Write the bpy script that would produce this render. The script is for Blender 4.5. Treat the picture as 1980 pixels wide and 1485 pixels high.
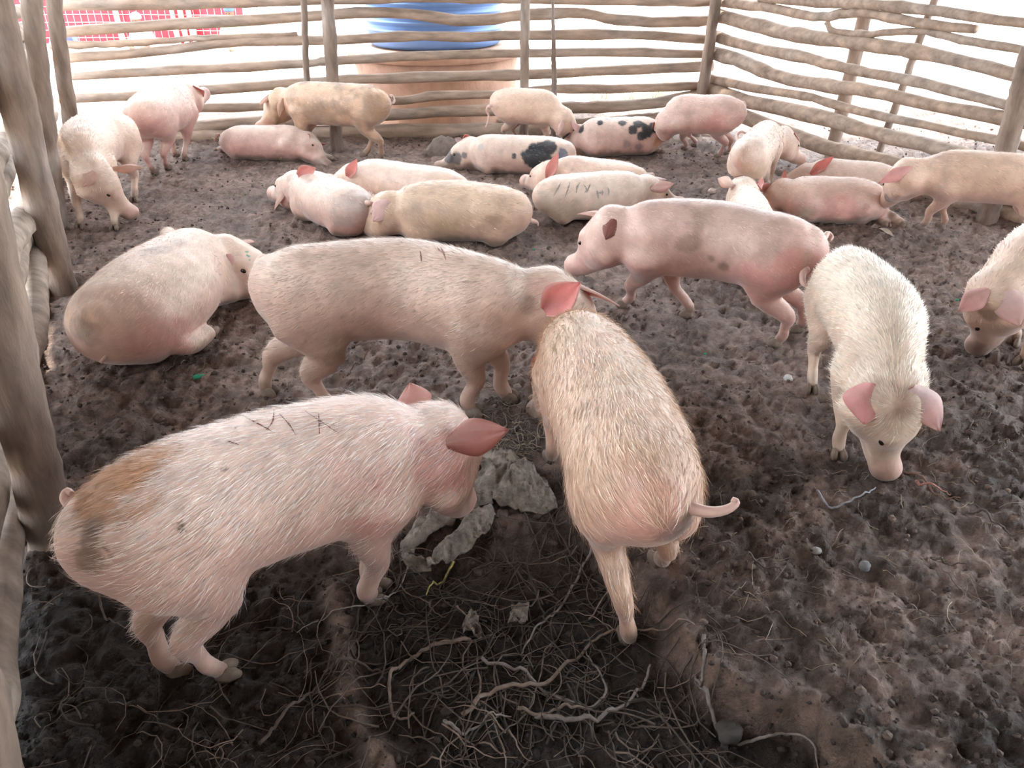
import bpy, math, random
import numpy as np
from mathutils import Vector
from mathutils.bvhtree import BVHTree

random.seed(7)
RNG = np.random.default_rng(7)
for o in list(bpy.data.objects):
    bpy.data.objects.remove(o)
scene = bpy.context.scene
COL = scene.collection

# ------------------------------------------------------------------ camera
F_PX, PITCH, HCAM = 1450.0, math.radians(30.7), 1.5
SN, CS = math.sin(PITCH), math.cos(PITCH)
cam_d = bpy.data.cameras.new('camera')
cam_d.sensor_width = 36.0
cam_d.lens = 36.0 * F_PX / 1980.0
cam_d.clip_end = 300
cam = bpy.data.objects.new('camera', cam_d)
COL.objects.link(cam)
cam.location = (0, 0, HCAM)
cam.rotation_euler = (math.pi / 2 - PITCH, 0, 0)
scene.camera = cam

# ------------------------------------------------------------------ world, sun, exposure
world = bpy.data.worlds.new('sky')
scene.world = world
world.use_nodes = True
bg = world.node_tree.nodes['Background']
bg.inputs[0].default_value = (0.86, 0.93, 1.0, 1)
bg.inputs[1].default_value = 6.0
sun_d = bpy.data.lights.new('sun', 'SUN')
sun_d.energy = 6.5
sun_d.angle = math.radians(5.0)
sun_d.color = (1.0, 0.95, 0.86)
sun = bpy.data.objects.new('sun', sun_d)
COL.objects.link(sun)
sun.rotation_euler = Vector((0.42, -0.10, -0.90)).to_track_quat('-Z', 'Y').to_euler()
scene.view_settings.view_transform = 'Standard'
scene.view_settings.look = 'None'
scene.view_settings.exposure = 0.62
scene.view_settings.gamma = 1.0
scene.view_settings.use_curve_mapping = False


# ------------------------------------------------------------------ helpers
def nrm(v):
    v = np.asarray(v, float)
    return v / (np.linalg.norm(v) + 1e-12)


def ray(px, py):
    u = (px - 990.0) / F_PX
    v = (742.5 - py) / F_PX
    return np.array([u, CS + v * SN, -SN + v * CS])


def W(px, py, z=0.0):
    """world point at height z seen at photo pixel px, py"""
    d = ray(px, py)
    t = (z - HCAM) / d[2]
    return np.array([d[0] * t, d[1] * t, z])


def WY(px, py, Y):
    d = ray(px, py)
    t = Y / d[1]
    return np.array([d[0] * t, Y, HCAM + d[2] * t])


def on_plane(px, py, p0, n):
    d = ray(px, py)
    c = np.array([0, 0, HCAM])
    t = np.dot(p0 - c, n) / np.dot(d, n)
    return c + d * t


def px_of(p):
    r = np.asarray(p, float) - np.array([0, 0, HCAM])
    dep = r[1] * CS - r[2] * SN
    return 990 + F_PX * r[0] / dep, 742.5 - F_PX * (r[1] * SN + r[2] * CS) / dep


def hsh(i, j, k, s):
    n = (i * 374761393 + j * 668265263 + k * 2147483647 + s * 1274126177) & 0xFFFFFFFF
    n = ((n ^ (n >> 13)) * 1274126177) & 0xFFFFFFFF
    n = n ^ (n >> 16)
    return (n & 0xFFFF) / 65535.0


def vnoise(P, scale, seed=0):
    P = np.asarray(P, float) * scale
    if P.shape[1] == 2:
        P = np.column_stack([P, np.zeros(len(P))])
    I = np.floor(P).astype(np.int64)
    f = P - I
    f = f * f * (3 - 2 * f)
    out = 0
    for a in (0, 1):
        for b in (0, 1):
            for c in (0, 1):
                w = (f[:, 0] if a else 1 - f[:, 0]) * (f[:, 1] if b else 1 - f[:, 1]) * (f[:, 2] if c else 1 - f[:, 2])
                out = out + w * hsh(I[:, 0] + a, I[:, 1] + b, I[:, 2] + c, seed)
    return out


def fbm(P, scale, octs=4, seed=0):
    o, a, t = 0, 1.0, 0
    for i in range(octs):
        o = o + a * vnoise(P, scale * 2 ** i, seed + i * 17)
        t += a
        a *= 0.5
    return o / t


def sstep(a, b, x):
    t = np.clip((x - a) / (b - a), 0, 1)
    return t * t * (3 - 2 * t)


def tag(o, label=None, cat=None, group=None, kind=None):
    if label: o['label'] = label
    if cat: o['category'] = cat
    if group: o['group'] = group
    if kind: o['kind'] = kind
    return o


def thing(name, label, cat, loc=(0, 0, 0), group=None):
    o = bpy.data.objects.new(name, None)
    COL.objects.link(o)
    o.location = tuple(float(v) for v in loc)
    o.empty_display_size = 0.05
    return tag(o, label, cat, group)


def mesh_obj(name, V, Fc, mat, parent=None, smooth=True, colors=None):
    me = bpy.data.meshes.new(name)
    V = np.asarray(V, np.float64)
    if parent is not None:
        V = V - np.array(parent.location) if parent.parent is None else V - np.array(parent.location) - np.array(parent.parent.location)
    if isinstance(Fc, np.ndarray):
        k = Fc.shape[1]
        me.vertices.add(len(V)); me.vertices.foreach_set('co', V.astype(np.float32).ravel())
        me.loops.add(Fc.size); me.loops.foreach_set('vertex_index', Fc.astype(np.int32).ravel())
        me.polygons.add(len(Fc))
        me.polygons.foreach_set('loop_start', np.arange(0, Fc.size, k, dtype=np.int32))
        me.update(calc_edges=True)
        me.validate()
    else:
        me.from_pydata([tuple(v) for v in V], [], Fc)
        me.update()
    if smooth:
        me.shade_smooth()
    if colors is not None:
        at = me.color_attributes.new('Col', 'FLOAT_COLOR', 'POINT')
        c = np.ones((len(V), 4), np.float32)
        c[:, :3] = colors
        at.data.foreach_set('color', c.ravel())
    me.materials.append(mat)
    o = bpy.data.objects.new(name, me)
    COL.objects.link(o)
    if parent is not None:
        o.parent = parent
    return o


class MB:
    """collects pieces into one mesh"""
    def __init__(s):
        s.V = []; s.F = []; s.C = []; s.n = 0

    def add(s, V, F, c=None):
        s.V.append(np.asarray(V, float))
        s.F += [tuple(int(i) + s.n for i in f) for f in F]
        if c is not None:
            s.C.append(np.tile(np.asarray(c, float), (len(V), 1)) if np.ndim(c) == 1 else np.asarray(c))
        s.n += len(V)

    def build(s, name, mat, parent=None, smooth=True):
        return mesh_obj(name, np.vstack(s.V), s.F, mat, parent, smooth, np.vstack(s.C) if s.C else None)


def catmull(pts, n):
    """resample control rows (any dimension) to n+1 rows"""
    P = np.asarray(pts, float)
    if len(P) == 2:
        t = np.linspace(0, 1, n + 1)[:, None]
        return P[0] * (1 - t) + P[1] * t
    E = np.vstack([2 * P[0] - P[1], P, 2 * P[-1] - P[-2]])
    m = len(P) - 1
    out = []
    for u in np.linspace(0, m, n + 1):
        i = min(int(u), m - 1); t = u - i
        a, b, c, d = E[i], E[i + 1], E[i + 2], E[i + 3]
        out.append(0.5 * (2 * b + (c - a) * t + (2 * a - 5 * b + 4 * c - d) * t * t + (3 * b - a - 3 * c + d) * t ** 3))
    return np.array(out)


def frames(P, up):
    P = np.asarray(P, float)
    T = np.gradient(P, axis=0)
    T /= np.linalg.norm(T, axis=1)[:, None] + 1e-12
    U = np.zeros_like(P)
    u = np.asarray(up, float)
    for i in range(len(P)):
        u = u - T[i] * np.dot(u, T[i])
        u = nrm(u)
        U[i] = u
    L = np.cross(U, T)
    return T, U, L


def tube(P, R, seg=8, cap=True, jitter=0.0, seed=0):
    """tube along points P with radii R"""
    P = np.asarray(P, float)
    R = np.broadcast_to(np.asarray(R, float), (len(P),))
    t0 = nrm(P[1] - P[0])
    up = np.array([0, 0, 1.0]) if abs(t0[2]) < 0.9 else np.array([1.0, 0, 0])
    T, U, L = frames(P, up)
    a = np.linspace(0, 2 * np.pi, seg, endpoint=False)
    rr = np.ones((len(P), seg))
    if jitter:
        q = np.random.default_rng(seed)
        rr += jitter * q.standard_normal((len(P), seg)) * 0.5
    V = (P[:, None] + (U[:, None] * np.cos(a)[None, :, None] + L[:, None] * np.sin(a)[None, :, None]) * (R[:, None] * rr)[:, :, None]).reshape(-1, 3)
    F = []
    for i in range(len(P) - 1):
        for j in range(seg):
            k = (j + 1) % seg
            F.append((i * seg + j, i * seg + k, (i + 1) * seg + k, (i + 1) * seg + j))
    if cap:
        F.append(tuple(range(seg))[::-1])
        F.append(tuple((len(P) - 1) * seg + j for j in range(seg)))
    return V, F


def ellipsoid(c, ax, r, n=8, m=10):
    """ellipsoid with axis rows ax and radii r"""
    V = []
    for i in range(n + 1):
        th = math.pi * i / n
        for j in range(m):
            ph = 2 * math.pi * j / m
            q = np.array([math.sin(th) * math.cos(ph) * r[0], math.sin(th) * math.sin(ph) * r[1], math.cos(th) * r[2]])
            V.append(c + q @ ax)
    F = [(i * m + j, (i + 1) * m + j, (i + 1) * m + (j + 1) % m, i * m + (j + 1) % m) for i in range(n) for j in range(m)]
    return np.array(V), F


# ------------------------------------------------------------------ materials
def new_mat(name):
    m = bpy.data.materials.new(name)
    m.use_nodes = True
    return m, m.node_tree.nodes, m.node_tree.links, m.node_tree.nodes['Principled BSDF']


def add_bump(N, L, B, scale, strength, dist, detail=6, stretch=None, inp=None):
    tc = N.new('ShaderNodeTexCoord')
    src = tc.outputs['Object']
    if stretch:
        mp = N.new('ShaderNodeMapping'); mp.inputs['Scale'].default_value = stretch
        L.new(src, mp.inputs[0]); src = mp.outputs[0]
    nz = N.new('ShaderNodeTexNoise'); nz.inputs['Scale'].default_value = scale
    nz.inputs['Detail'].default_value = detail; nz.inputs['Roughness'].default_value = 0.65
    L.new(src, nz.inputs['Vector'])
    bp = N.new('ShaderNodeBump'); bp.inputs['Strength'].default_value = strength
    bp.inputs['Distance'].default_value = dist
    L.new(nz.outputs['Fac'], bp.inputs['Height'])
    L.new(bp.outputs[0], B.inputs['Normal'])
    return nz, src


def col_mat(name, rough, bump=None, var=0.25, vscale=8, spec=0.5, sss=0.0, sheen=0.0, trans=0.0, attr=True, base=(1, 1, 1), stretch=None):
    m, N, L, B = new_mat(name)
    B.inputs['Roughness'].default_value = rough
    B.inputs['Specular IOR Level'].default_value = spec
    if attr:
        a = N.new('ShaderNodeAttribute'); a.attribute_name = 'Col'
        src = a.outputs['Color']
    else:
        a = N.new('ShaderNodeRGB'); a.outputs[0].default_value = (*base, 1)
        src = a.outputs[0]
    tc = N.new('ShaderNodeTexCoord')
    vec = tc.outputs['Object']
    if stretch:
        mp = N.new('ShaderNodeMapping'); mp.inputs['Scale'].default_value = stretch
        L.new(vec, mp.inputs[0]); vec = mp.outputs[0]
    nz = N.new('ShaderNodeTexNoise'); nz.inputs['Scale'].default_value = vscale
    nz.inputs['Detail'].default_value = 7; nz.inputs['Roughness'].default_value = 0.6
    L.new(vec, nz.inputs['Vector'])
    mr = N.new('ShaderNodeMapRange')
    mr.inputs['From Min'].default_value = 0.3; mr.inputs['From Max'].default_value = 0.7
    mr.inputs['To Min'].default_value = 1 - var; mr.inputs['To Max'].default_value = 1 + var * 0.6
    L.new(nz.outputs['Fac'], mr.inputs['Value'])
    mx = N.new('ShaderNodeVectorMath'); mx.operation = 'SCALE'
    L.new(src, mx.inputs[0]); L.new(mr.outputs[0], mx.inputs['Scale'])
    L.new(mx.outputs[0], B.inputs['Base Color'])
    if bump:
        add_bump(N, L, B, *bump, stretch=stretch)
    if sss:
        B.inputs['Subsurface Weight'].default_value = sss
        B.inputs['Subsurface Radius'].default_value = (1.0, 0.35, 0.2)
        B.inputs['Subsurface Scale'].default_value = 0.02
    if sheen:
        B.inputs['Sheen Weight'].default_value = sheen
        B.inputs['Sheen Roughness'].default_value = 0.4
    if trans:
        tr = N.new('ShaderNodeBsdfTranslucent')
        sc = N.new('ShaderNodeVectorMath'); sc.operation = 'MULTIPLY'
        sc.inputs[1].default_value = (1.0, 0.38, 0.32)
        L.new(mx.outputs[0], sc.inputs[0]); L.new(sc.outputs[0], tr.inputs['Color'])
        ms = N.new('ShaderNodeMixShader'); ms.inputs[0].default_value = trans
        L.new(B.outputs[0], ms.inputs[1]); L.new(tr.outputs[0], ms.inputs[2])
        out = N['Material Output']
        L.new(ms.outputs[0], out.inputs['Surface'])
    return m


M_SKIN = col_mat('pig_skin', 0.45, bump=(90, 0.4, 0.004), var=0.16, vscale=14, spec=0.45, sss=0.12, sheen=0.35)
M_HAIR = col_mat('pig_bristle', 0.28, var=0.2, vscale=30, spec=0.8)
M_EAR = col_mat('pig_ear_skin', 0.5, bump=(70, 0.3, 0.003), var=0.15, vscale=20, trans=0.3)
M_HOOF = col_mat('hoof_horn', 0.7, bump=(60, 0.4, 0.003), var=0.35, vscale=30)
M_EYE = col_mat('pig_eye', 0.15, attr=False, base=(0.012, 0.008, 0.006), var=0.05)
M_SOIL = col_mat('trampled_soil', 0.72, bump=(55, 1.0, 0.03), var=0.55, vscale=26, spec=0.4)
M_WOOD = col_mat('weathered_pole_wood', 0.85, bump=(30, 0.9, 0.006), var=0.45, vscale=16, stretch=(0.25, 1, 1))
M_POST = col_mat('weathered_post_wood', 0.85, bump=(28, 1.0, 0.008), var=0.5, vscale=16, stretch=(1, 1, 0.22))
M_ROOT = col_mat('dry_root_bark', 0.75, bump=(120, 0.6, 0.002), var=0.4, vscale=60)
M_SACK = col_mat('muddy_woven_sack', 0.45, bump=(60, 1.0, 0.012), var=0.6, vscale=28, attr=False, base=(0.30, 0.25, 0.21))
M_STONE = col_mat('muddy_stone', 0.85, bump=(40, 0.8, 0.006), var=0.4, vscale=20)


# ------------------------------------------------------------------ ground height
ROOT_EDGE_R = [W(*p)[:2] for p in [(1000, 940), (1120, 1010), (1235, 1090), (1290, 1150), (1315, 1235), (1390, 1290), (1480, 1330), (1600, 1375), (1720, 1475), (1850, 1620)]]
RIDGE_L = [W(*p)[:2] for p in [(640, 1020), (635, 1110), (650, 1180), (665, 1290), (690, 1370), (730, 1440), (800, 1530), (850, 1650)]]


def poly_dist(P, poly):
    """distance to polyline and side sign (positive = right of its direction)"""
    best = np.full(len(P), 1e9); side = np.zeros(len(P))
    poly = np.asarray(poly)
    for a, b in zip(poly[:-1], poly[1:]):
        ab = b - a
        t = np.clip(((P - a) @ ab) / (ab @ ab), 0, 1)
        q = P - (a + t[:, None] * ab)
        d = np.linalg.norm(q, axis=1)
        cr = ab[0] * (P[:, 1] - a[1]) - ab[1] * (P[:, 0] - a[0])
        m = d < best
        best[m] = d[m]; side[m] = np.sign(cr[m])
    return best, side


def ground_masks(P):
    P = np.asarray(P, float)
    wob = (fbm(P, 7, 3, 3) - 0.5) * 0.12
    d1, s1 = poly_dist(P, ROOT_EDGE_R)
    sd = d1 * s1 + wob                     # positive: on the platform, right of the hollow
    # which side is the platform: test point far right
    d2, s2 = poly_dist(P, RIDGE_L)
    ridge = np.exp(-((d2 + wob * 0.3) / 0.028) ** 2) * sstep(1.62, 1.5, P[:, 1])
    near = sstep(1.75, 1.35, P[:, 1])
    pit = sstep(0.015, -0.03, sd) * sstep(1.9, 1.55, P[:, 1])
    edge = np.exp(-((sd - 0.0) / 0.03) ** 2) * sstep(1.7, 1.45, P[:, 1])
    return sd, ridge, near, pit, edge


_pt = np.array([W(1700, 1150)[:2]])
if ground_masks(_pt)[0][0] < 0:
    ROOT_EDGE_R = ROOT_EDGE_R[::-1]


def gz_arr(P, fine=True):
    P = np.asarray(P, float)[:, :2]
    sd, ridge, near, pit, edge = ground_masks(P)
    z = (fbm(P, 1.3, 3, 11) - 0.5) * 0.07 - 0.085 * pit + 0.028 * ridge + 0.012 * edge
    if fine:
        cl = 1 - np.abs(2 * fbm(P + 0.03 * np.column_stack([vnoise(P, 15, 1), vnoise(P, 15, 2)]), 11, 3, 21) - 1) * 2.2
        hoof = vnoise(P, 10, 5)
        z = z + (cl - 0.5) * 0.015 - 0.016 * sstep(0.62, 0.85, hoof) + (fbm(P, 40, 3, 31) - 0.5) * 0.036
    return z


def gz(x, y):
    return float(gz_arr(np.array([[x, y]]), False)[0])


def G(px, py, dz=0.0):
    """ground point seen at a photo pixel, lifted by dz"""
    z = 0.0
    for _ in range(5):
        p = W(px, py, z + dz)
        z = gz(p[0], p[1])
    return np.array([p[0], p[1], z + dz])


# ------------------------------------------------------------------ floor of the pen
def build_floor():
    ys = [0.15]
    while ys[-1] < 9.0:
        ys.append(ys[-1] + 0.0085 * max(0.9, ys[-1]))
    ys = np.array(ys)
    us = np.linspace(-1, 1, 560)
    X = np.zeros((len(ys), len(us))); Yg = np.zeros_like(X)
    for i, y in enumerate(ys):
        half = 1.4 + 0.62 * y
        X[i] = us * half + 0.08 * y
        Yg[i] = y
    P = np.column_stack([X.ravel(), Yg.ravel()])
    z = gz_arr(P)
    z -= 0.15 * sstep(7.9, 9.0, P[:, 1])
    sd, ridge, near, pit, edge = ground_masks(P)
    dry = np.array([0.345, 0.240, 0.195]); dark = np.array([0.150, 0.102, 0.083]); wet = np.array([0.026, 0.019, 0.016])
    tan = np.array([0.235, 0.160, 0.118]); pale = np.array([0.30, 0.23, 0.19])
    n1 = fbm(P, 2.2, 4, 41)
    n2 = fbm(P, 9, 4, 43)
    n3 = fbm(P, 45, 2, 47)
    c = dry[None] * np.ones((len(P), 1))
    k = sstep(0.38, 0.66, n1)[:, None]
    c = c * (1 - 0.45 * k) + dark * 0.45 * k
    k = sstep(0.5, 0.66, n2)[:, None] * 0.7
    c = c * (1 - k) + dark * k
    k = (sstep(0.58, 0.75, n3) * 0.35)[:, None]
    c = c * (1 - k) + pale * k
    left_wet = sstep(1.95, 1.45, P[:, 1]) * sstep(0.02, -0.06, sd)
    mid = 0.62 * sstep(2.9, 1.8, P[:, 1])
    wetness = np.clip(np.maximum(left_wet * 0.95, mid * sstep(0.25, 0.6, n1 * 0.5 + n2 * 0.5)), 0, 1)
    br = sstep(0.16, 0.02, np.abs(sd + 0.1)) * 0
    wetness = np.maximum(wetness, 0.85 * sstep(1.2, 1.0, P[:, 1] + (n1 - 0.5) * 0.5) * sstep(0.35, 0.55, n2 + 0.12))
    wetness = (wetness * (1 - 0.85 * ridge) * (1 - 0.7 * edge))[:, None]
    c = c * (1 - wetness) + wet * wetness
    k = np.clip(0.70 * ridge + 0.55 * edge, 0, 0.9)[:, None]
    c = c * (1 - k) + tan * k
    nx, ny = len(us), len(ys)
    idx = np.arange(nx * ny).reshape(ny, nx)
    Fq = np.stack([idx[:-1, :-1], idx[:-1, 1:], idx[1:, 1:], idx[1:, :-1]], -1).reshape(-1, 4)
    V = np.column_stack([P, z])
    o = mesh_obj('floor', V, Fq, M_SOIL, None, True, c)
    tag(o, 'trampled brown earth floor of the pig pen', None, None, 'structure')
    return o


build_floor()


# ------------------------------------------------------------------ outside ground
def build_outside():
    m = col_mat('sunlit_sandy_ground', 0.9, bump=(6, 0.6, 0.03), var=0.25, vscale=2.0, attr=False, base=(0.62, 0.52, 0.42))
    n = 90
    xs = np.linspace(-45, 45, n); ys = np.linspace(-12, 78, n)
    X, Y = np.meshgrid(xs, ys)
    P = np.column_stack([X.ravel(), Y.ravel()])
    inside = sstep(-5.0, -4.2, P[:, 0]) * sstep(6.4, 5.6, P[:, 0]) * sstep(8.9, 8.2, P[:, 1]) * sstep(-2.5, -1.5, P[:, 1])
    z = -0.06 + (fbm(P, 0.3, 3, 71) - 0.5) * 0.05 - 0.5 * inside
    idx = np.arange(n * n).reshape(n, n)
    Fq = np.stack([idx[:-1, :-1], idx[:-1, 1:], idx[1:, 1:], idx[1:, :-1]], -1).reshape(-1, 4)
    tag(mesh_obj('ground', np.column_stack([P, z]), Fq, m), 'pale sunlit sandy yard outside the pen', None, None, 'structure')


build_outside()

# ------------------------------------------------------------------ roof over the pen (above the frame, shades it)
M_ROOF = col_mat('rusty_roof_sheet', 0.6, attr=False, base=(0.16, 0.13, 0.115), vscale=3)


def build_roof():
    """corrugated sheets; the left eave follows the left fence 0.9 m outside it"""
    mb = MB()
    y0, y1 = -6.0, 7.05
    n = 260
    V = []
    for y, zb in ((y0, 2.35), (y1, 2.95)):
        xl = -0.54 - 0.49 * y - 0.68 - 0.22 * (zb - 2.35) / 0.6
        xs = np.linspace(xl, 5.6, n)
        for dz in (0, 0.012):
            V += [(x, y, zb + 0.02 * math.sin(k * 1.6) + dz) for k, x in enumerate(xs)]
    F = []
    for i in range(n - 1):
        F.append((i, i + 1, 2 * n + i + 1, 2 * n + i))
        F.append((n + i, 3 * n + i, 3 * n + i + 1, n + i + 1))
    F.append((0, 2 * n, 3 * n, n)); F.append((n - 1, 2 * n - 1, 4 * n - 1, 3 * n - 1))
    mb.add(V, F)
    tag(mb.build('ceiling', M_ROOF, None, False), 'rusty corrugated roof over the pig pen', None, None, 'structure')


build_roof()


def build_shade_wall():  # unseen wall added behind the viewer to keep light off the near side
    mb = MB()
    n = 60
    for k in range(n):
        x = -3.6 + 9.0 * k / n
        h = 2.45 + 0.04 * math.sin(k * 2.1)
        mb.add([(x, -1.3, -.3), (x + .146, -1.3, -.3), (x + .146, -1.27, -.3), (x, -1.27, -.3), (x, -1.3, h), (x + .146, -1.3, h), (x + .146, -1.27, h), (x, -1.27, h)],
               [(0, 3, 2, 1), (4, 5, 6, 7), (0, 1, 5, 4), (1, 2, 6, 5), (2, 3, 7, 6), (3, 0, 4, 7)])
    tag(mb.build('shade_wall', M_ROOF, None, False), 'added unseen board wall behind the viewer that darkens the near end', None, None, 'structure')


build_shade_wall()

# ------------------------------------------------------------------ pole fences
def wood_col(P, seed, base=(0.42, 0.31, 0.235)):
    b = np.asarray(base)
    n = fbm(P, 6, 3, seed)[:, None]
    n2 = fbm(P * np.array([1, 1, 1]), 40, 2, seed + 5)[:, None]
    c = b * (0.72 + 0.5 * n) * (0.85 + 0.3 * n2)
    grey = np.array([0.42, 0.37, 0.33])
    k = sstep(0.5, 0.7, fbm(P, 3, 2, seed + 9))[:, None] * 0.45
    return c * (1 - k) + grey * k * (0.8 + 0.4 * n2)


def log(name, pts, rads, parent, seed, seg=9, n=28, base=(0.42, 0.31, 0.235), knots=4, wob=1.0):
    C = catmull([list(p) + [r] for p, r in zip(pts, rads)], n)
    P, R = C[:, :3], np.maximum(C[:, 3], 0.004)
    q = np.random.default_rng(seed)
    ph = q.random(3) * 6.28
    s = np.linspace(0, 1, len(P))
    R = R * (1 + wob * (0.05 * np.sin(s * 17 + ph[0]) + 0.04 * np.sin(s * 39 + ph[1])))
    for _ in range(knots):
        k = q.integers(1, len(P) - 1)
        R[k] *= 1.12
    P = P.copy()
    P[1:-1] += q.standard_normal((len(P) - 2, 3)) * 0.0022
    V, F = tube(P, R, seg, True, 0.06, seed)
    return mesh_obj(name, V, F, M_POST if name in ('post', 'pole') else M_WOOD, parent, True, wood_col(V, seed, base))


BACK_A, BACK_B = G(135, 272), G(1345, 256)
RIGHT_A, RIGHT_B = G(1345, 256), G(1915, 418)
LEFT_A, LEFT_B = G(95, 1030), G(122, 552)


def plane_n(a, b):
    d = nrm((b - a) * np.array([1, 1, 0]))
    return np.array([-d[1], d[0], 0])


def px_fence(rails, a, b, parent, off, seed0):
    n = plane_n(a, b)
    for i, (pl, th) in enumerate(rails):
        pts, rads = [], []
        for k, (x, y) in enumerate(pl):
            t = th if np.ndim(th) == 0 else th[0] + (th[1] - th[0]) * k / (len(pl) - 1)
            p = on_plane(x, y, a + n * off, n)
            dep = p[1] * CS + (HCAM - p[2]) * SN
            pts.append(p); rads.append(0.58 * t * dep / F_PX)
        log('rail', pts, rads, parent, seed0 + i)


def post_px(base_px, up_px, r, parent, seed, top=2.45, sink=0.25, seg=12, rtop=None):
    b = G(*base_px)
    u = WY(up_px[0], up_px[1], b[1])
    d = (u - b) / (u[2] - b[2])
    p0 = b - d * sink; p1 = b + d * (top - b[2])
    m = (p0 + p1) / 2 + np.array([0.008 * math.sin(seed), 0, 0])
    log('post', [p0, m, p1], [r, r * 0.97, rtop or r * 0.92], parent, seed, seg=seg, n=44, base=(0.26, 0.195, 0.155), knots=0, wob=0.4)


mid = (BACK_A + BACK_B) / 2
back = thing('pole_fence', 'back fence of crooked horizontal poles across the far side of the pen', 'fence', (mid[0], mid[1], 0))
back_rails = [
    ([(100, 8), (350, 5), (590, -1), (830, -6), (1013, -2), (1200, 2), (1378, 5)], (23, 12)),
    ([(100, 64), (350, 46), (580, 33), (760, 24), (900, 40), (1010, 30), (1120, 25), (1190, 38), (1290, 42), (1378, 38)], 17),
    ([(105, 88), (250, 84), (370, 75), (575, 66)], (12, 8)),
    ([(105, 114), (300, 100), (430, 84), (580, 78), (640, 78), (800, 70), (900, 72), (1010, 68), (1200, 67), (1378, 77)], 15),
    ([(110, 149), (350, 136), (590, 122), (640, 118), (830, 108), (1010, 103), (1200, 101), (1378, 105)], 14),
    ([(115, 192), (300, 182), (590, 160), (800, 149), (1010, 144), (1200, 136), (1378, 127)], 16),
    ([(240, 222), (360, 210), (500, 206), (760, 195), (850, 184), (960, 183), (1070, 172), (1200, 172), (1360, 165)], 14),
    ([(250, 256), (360, 248), (500, 236), (760, 221), (900, 214), (1020, 212), (1120, 208), (1200, 205), (1290, 195), (1378, 180)], 19),
    ([(120, 276), (400, 264), (700, 257), (970, 252), (1060, 250)], 26),
    ([(1040, 244), (1150, 236), (1250, 228), (1345, 216)], 15),
    ([(60, -38), (500, -45), (900, -50), (1378, -42)], 20),
    ([(60, -85), (500, -92), (900, -95), (1378, -88)], 20),
]
px_fence(back_rails, BACK_A, BACK_B, back, 0.05, 100)
post_px((597, 285), (590, 20), 0.026, back, 131)
post_px((652, 288), (634, 10), 0.052, back, 132, seg=14)
post_px((1012, 276), (1014, 10), 0.038, back, 133)
post_px((1070, 270), (1069, 20), 0.024, back, 134, top=1.07, rtop=0.012)
post_px((1345, 262), (1383, 10), 0.048, back, 135, seg=14)

mid = (RIGHT_A + RIGHT_B) / 2
right = thing('pole_fence', 'right fence of slanting horizontal poles beside the pale sunlit yard', 'fence', (mid[0], mid[1], 0))
right_rails = [
    ([(1470, -5), (1560, 2), (1633, 7), (1704, 11), (1810, 21), (1980, 46), (2100, 62)], 17),
    ([(1380, 3), (1492, 16), (1580, 33), (1633, 27), (1675, 26), (1775, 45), (1888, 57)], 15),
    ([(1598, 42), (1612, 60), (1669, 66), (1775, 60), (1850, 75), (1980, 97), (2100, 118)], (9, 15)),
    ([(1383, 28), (1492, 57), (1598, 76), (1704, 90), (1810, 107), (1952, 141), (2100, 172)], 22),
    ([(1378, 68), (1457, 92), (1563, 113), (1633, 131), (1740, 152), (1846, 177), (1952, 205), (2100, 240)], 17),
    ([(1372, 101), (1439, 120), (1510, 148), (1598, 166), (1687, 177), (1810, 205), (1952, 230), (2100, 265)], 21),
    ([(1368, 150), (1457, 170), (1563, 187), (1633, 207), (1775, 240), (1934, 272), (2100, 310)], 14),
    ([(1362, 170), (1439, 194), (1598, 230), (1669, 251), (1810, 286), (1980, 330), (2100, 362)], 24),
    ([(1380, 206), (1439, 226), (1527, 258), (1616, 290), (1740, 318), (1980, 388), (2100, 425)], 24),
    ([(1330, 262), (1393, 280), (1506, 318), (1600, 345), (1740, 362), (1945, 412), (2100, 470)], 30),
    ([(1370, -45), (1700, -55), (2100, -30)], 18),
]
px_fence(right_rails, RIGHT_A, RIGHT_B, right, 0.05, 200)
post_px((1606, 303), (1680, 10), 0.052, right, 231, seg=14)
post_px((1688, 326), (1804, 10), 0.027, right, 232)
post_px((1908, 424), (1985, 130), 0.062, right, 233, top=0.98, seg=14)
post_px((2140, 500), (2300, 100), 0.05, right, 234, seg=14)

mid = (LEFT_A + LEFT_B) / 2
left = thing('pole_fence', 'left fence of thick bulging poles running along the near left edge', 'fence', (mid[0], mid[1], 0))
dL = nrm((LEFT_B - LEFT_A) * np.array([1, 1, 0]))
nL = np.array([-dL[1], dL[0], 0])
for i, z in enumerate([0.03, 0.15, 0.28, 0.40, 0.52, 0.65, 0.79, 0.92, 1.06, 1.2]):
    q = np.random.default_rng(300 + i)
    pts, rads = [], []
    L0, L1 = -2.6, 5.1
    for k in range(9):
        s = L0 + (L1 - L0) * k / 8
        p = LEFT_A + dL * s + nL * (0.10 + 0.018 * q.standard_normal())
        pts.append([p[0], p[1], z + 0.022 * q.standard_normal()]); rads.append(0.050 + 0.007 * q.standard_normal())
    log('rail', pts, rads, left, 310 + i, seg=12, n=60, base=(0.40, 0.32, 0.26), knots=8)
post_px((98, 1035), (-60, 300), 0.066, left, 331, seg=18)
post_px((118, 555), (6, 60), 0.072, left, 332, seg=18)
post_px((112, 440), (62, 20), 0.052, left, 333, seg=14)
post_px((150, 340), (104, 20), 0.052, left, 334, seg=14)
post_px((10, 1700), (-240, 900), 0.07, left, 335, seg=16)

# ------------------------------------------------------------------ signed-distance pig builder
GX = {}


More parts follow.
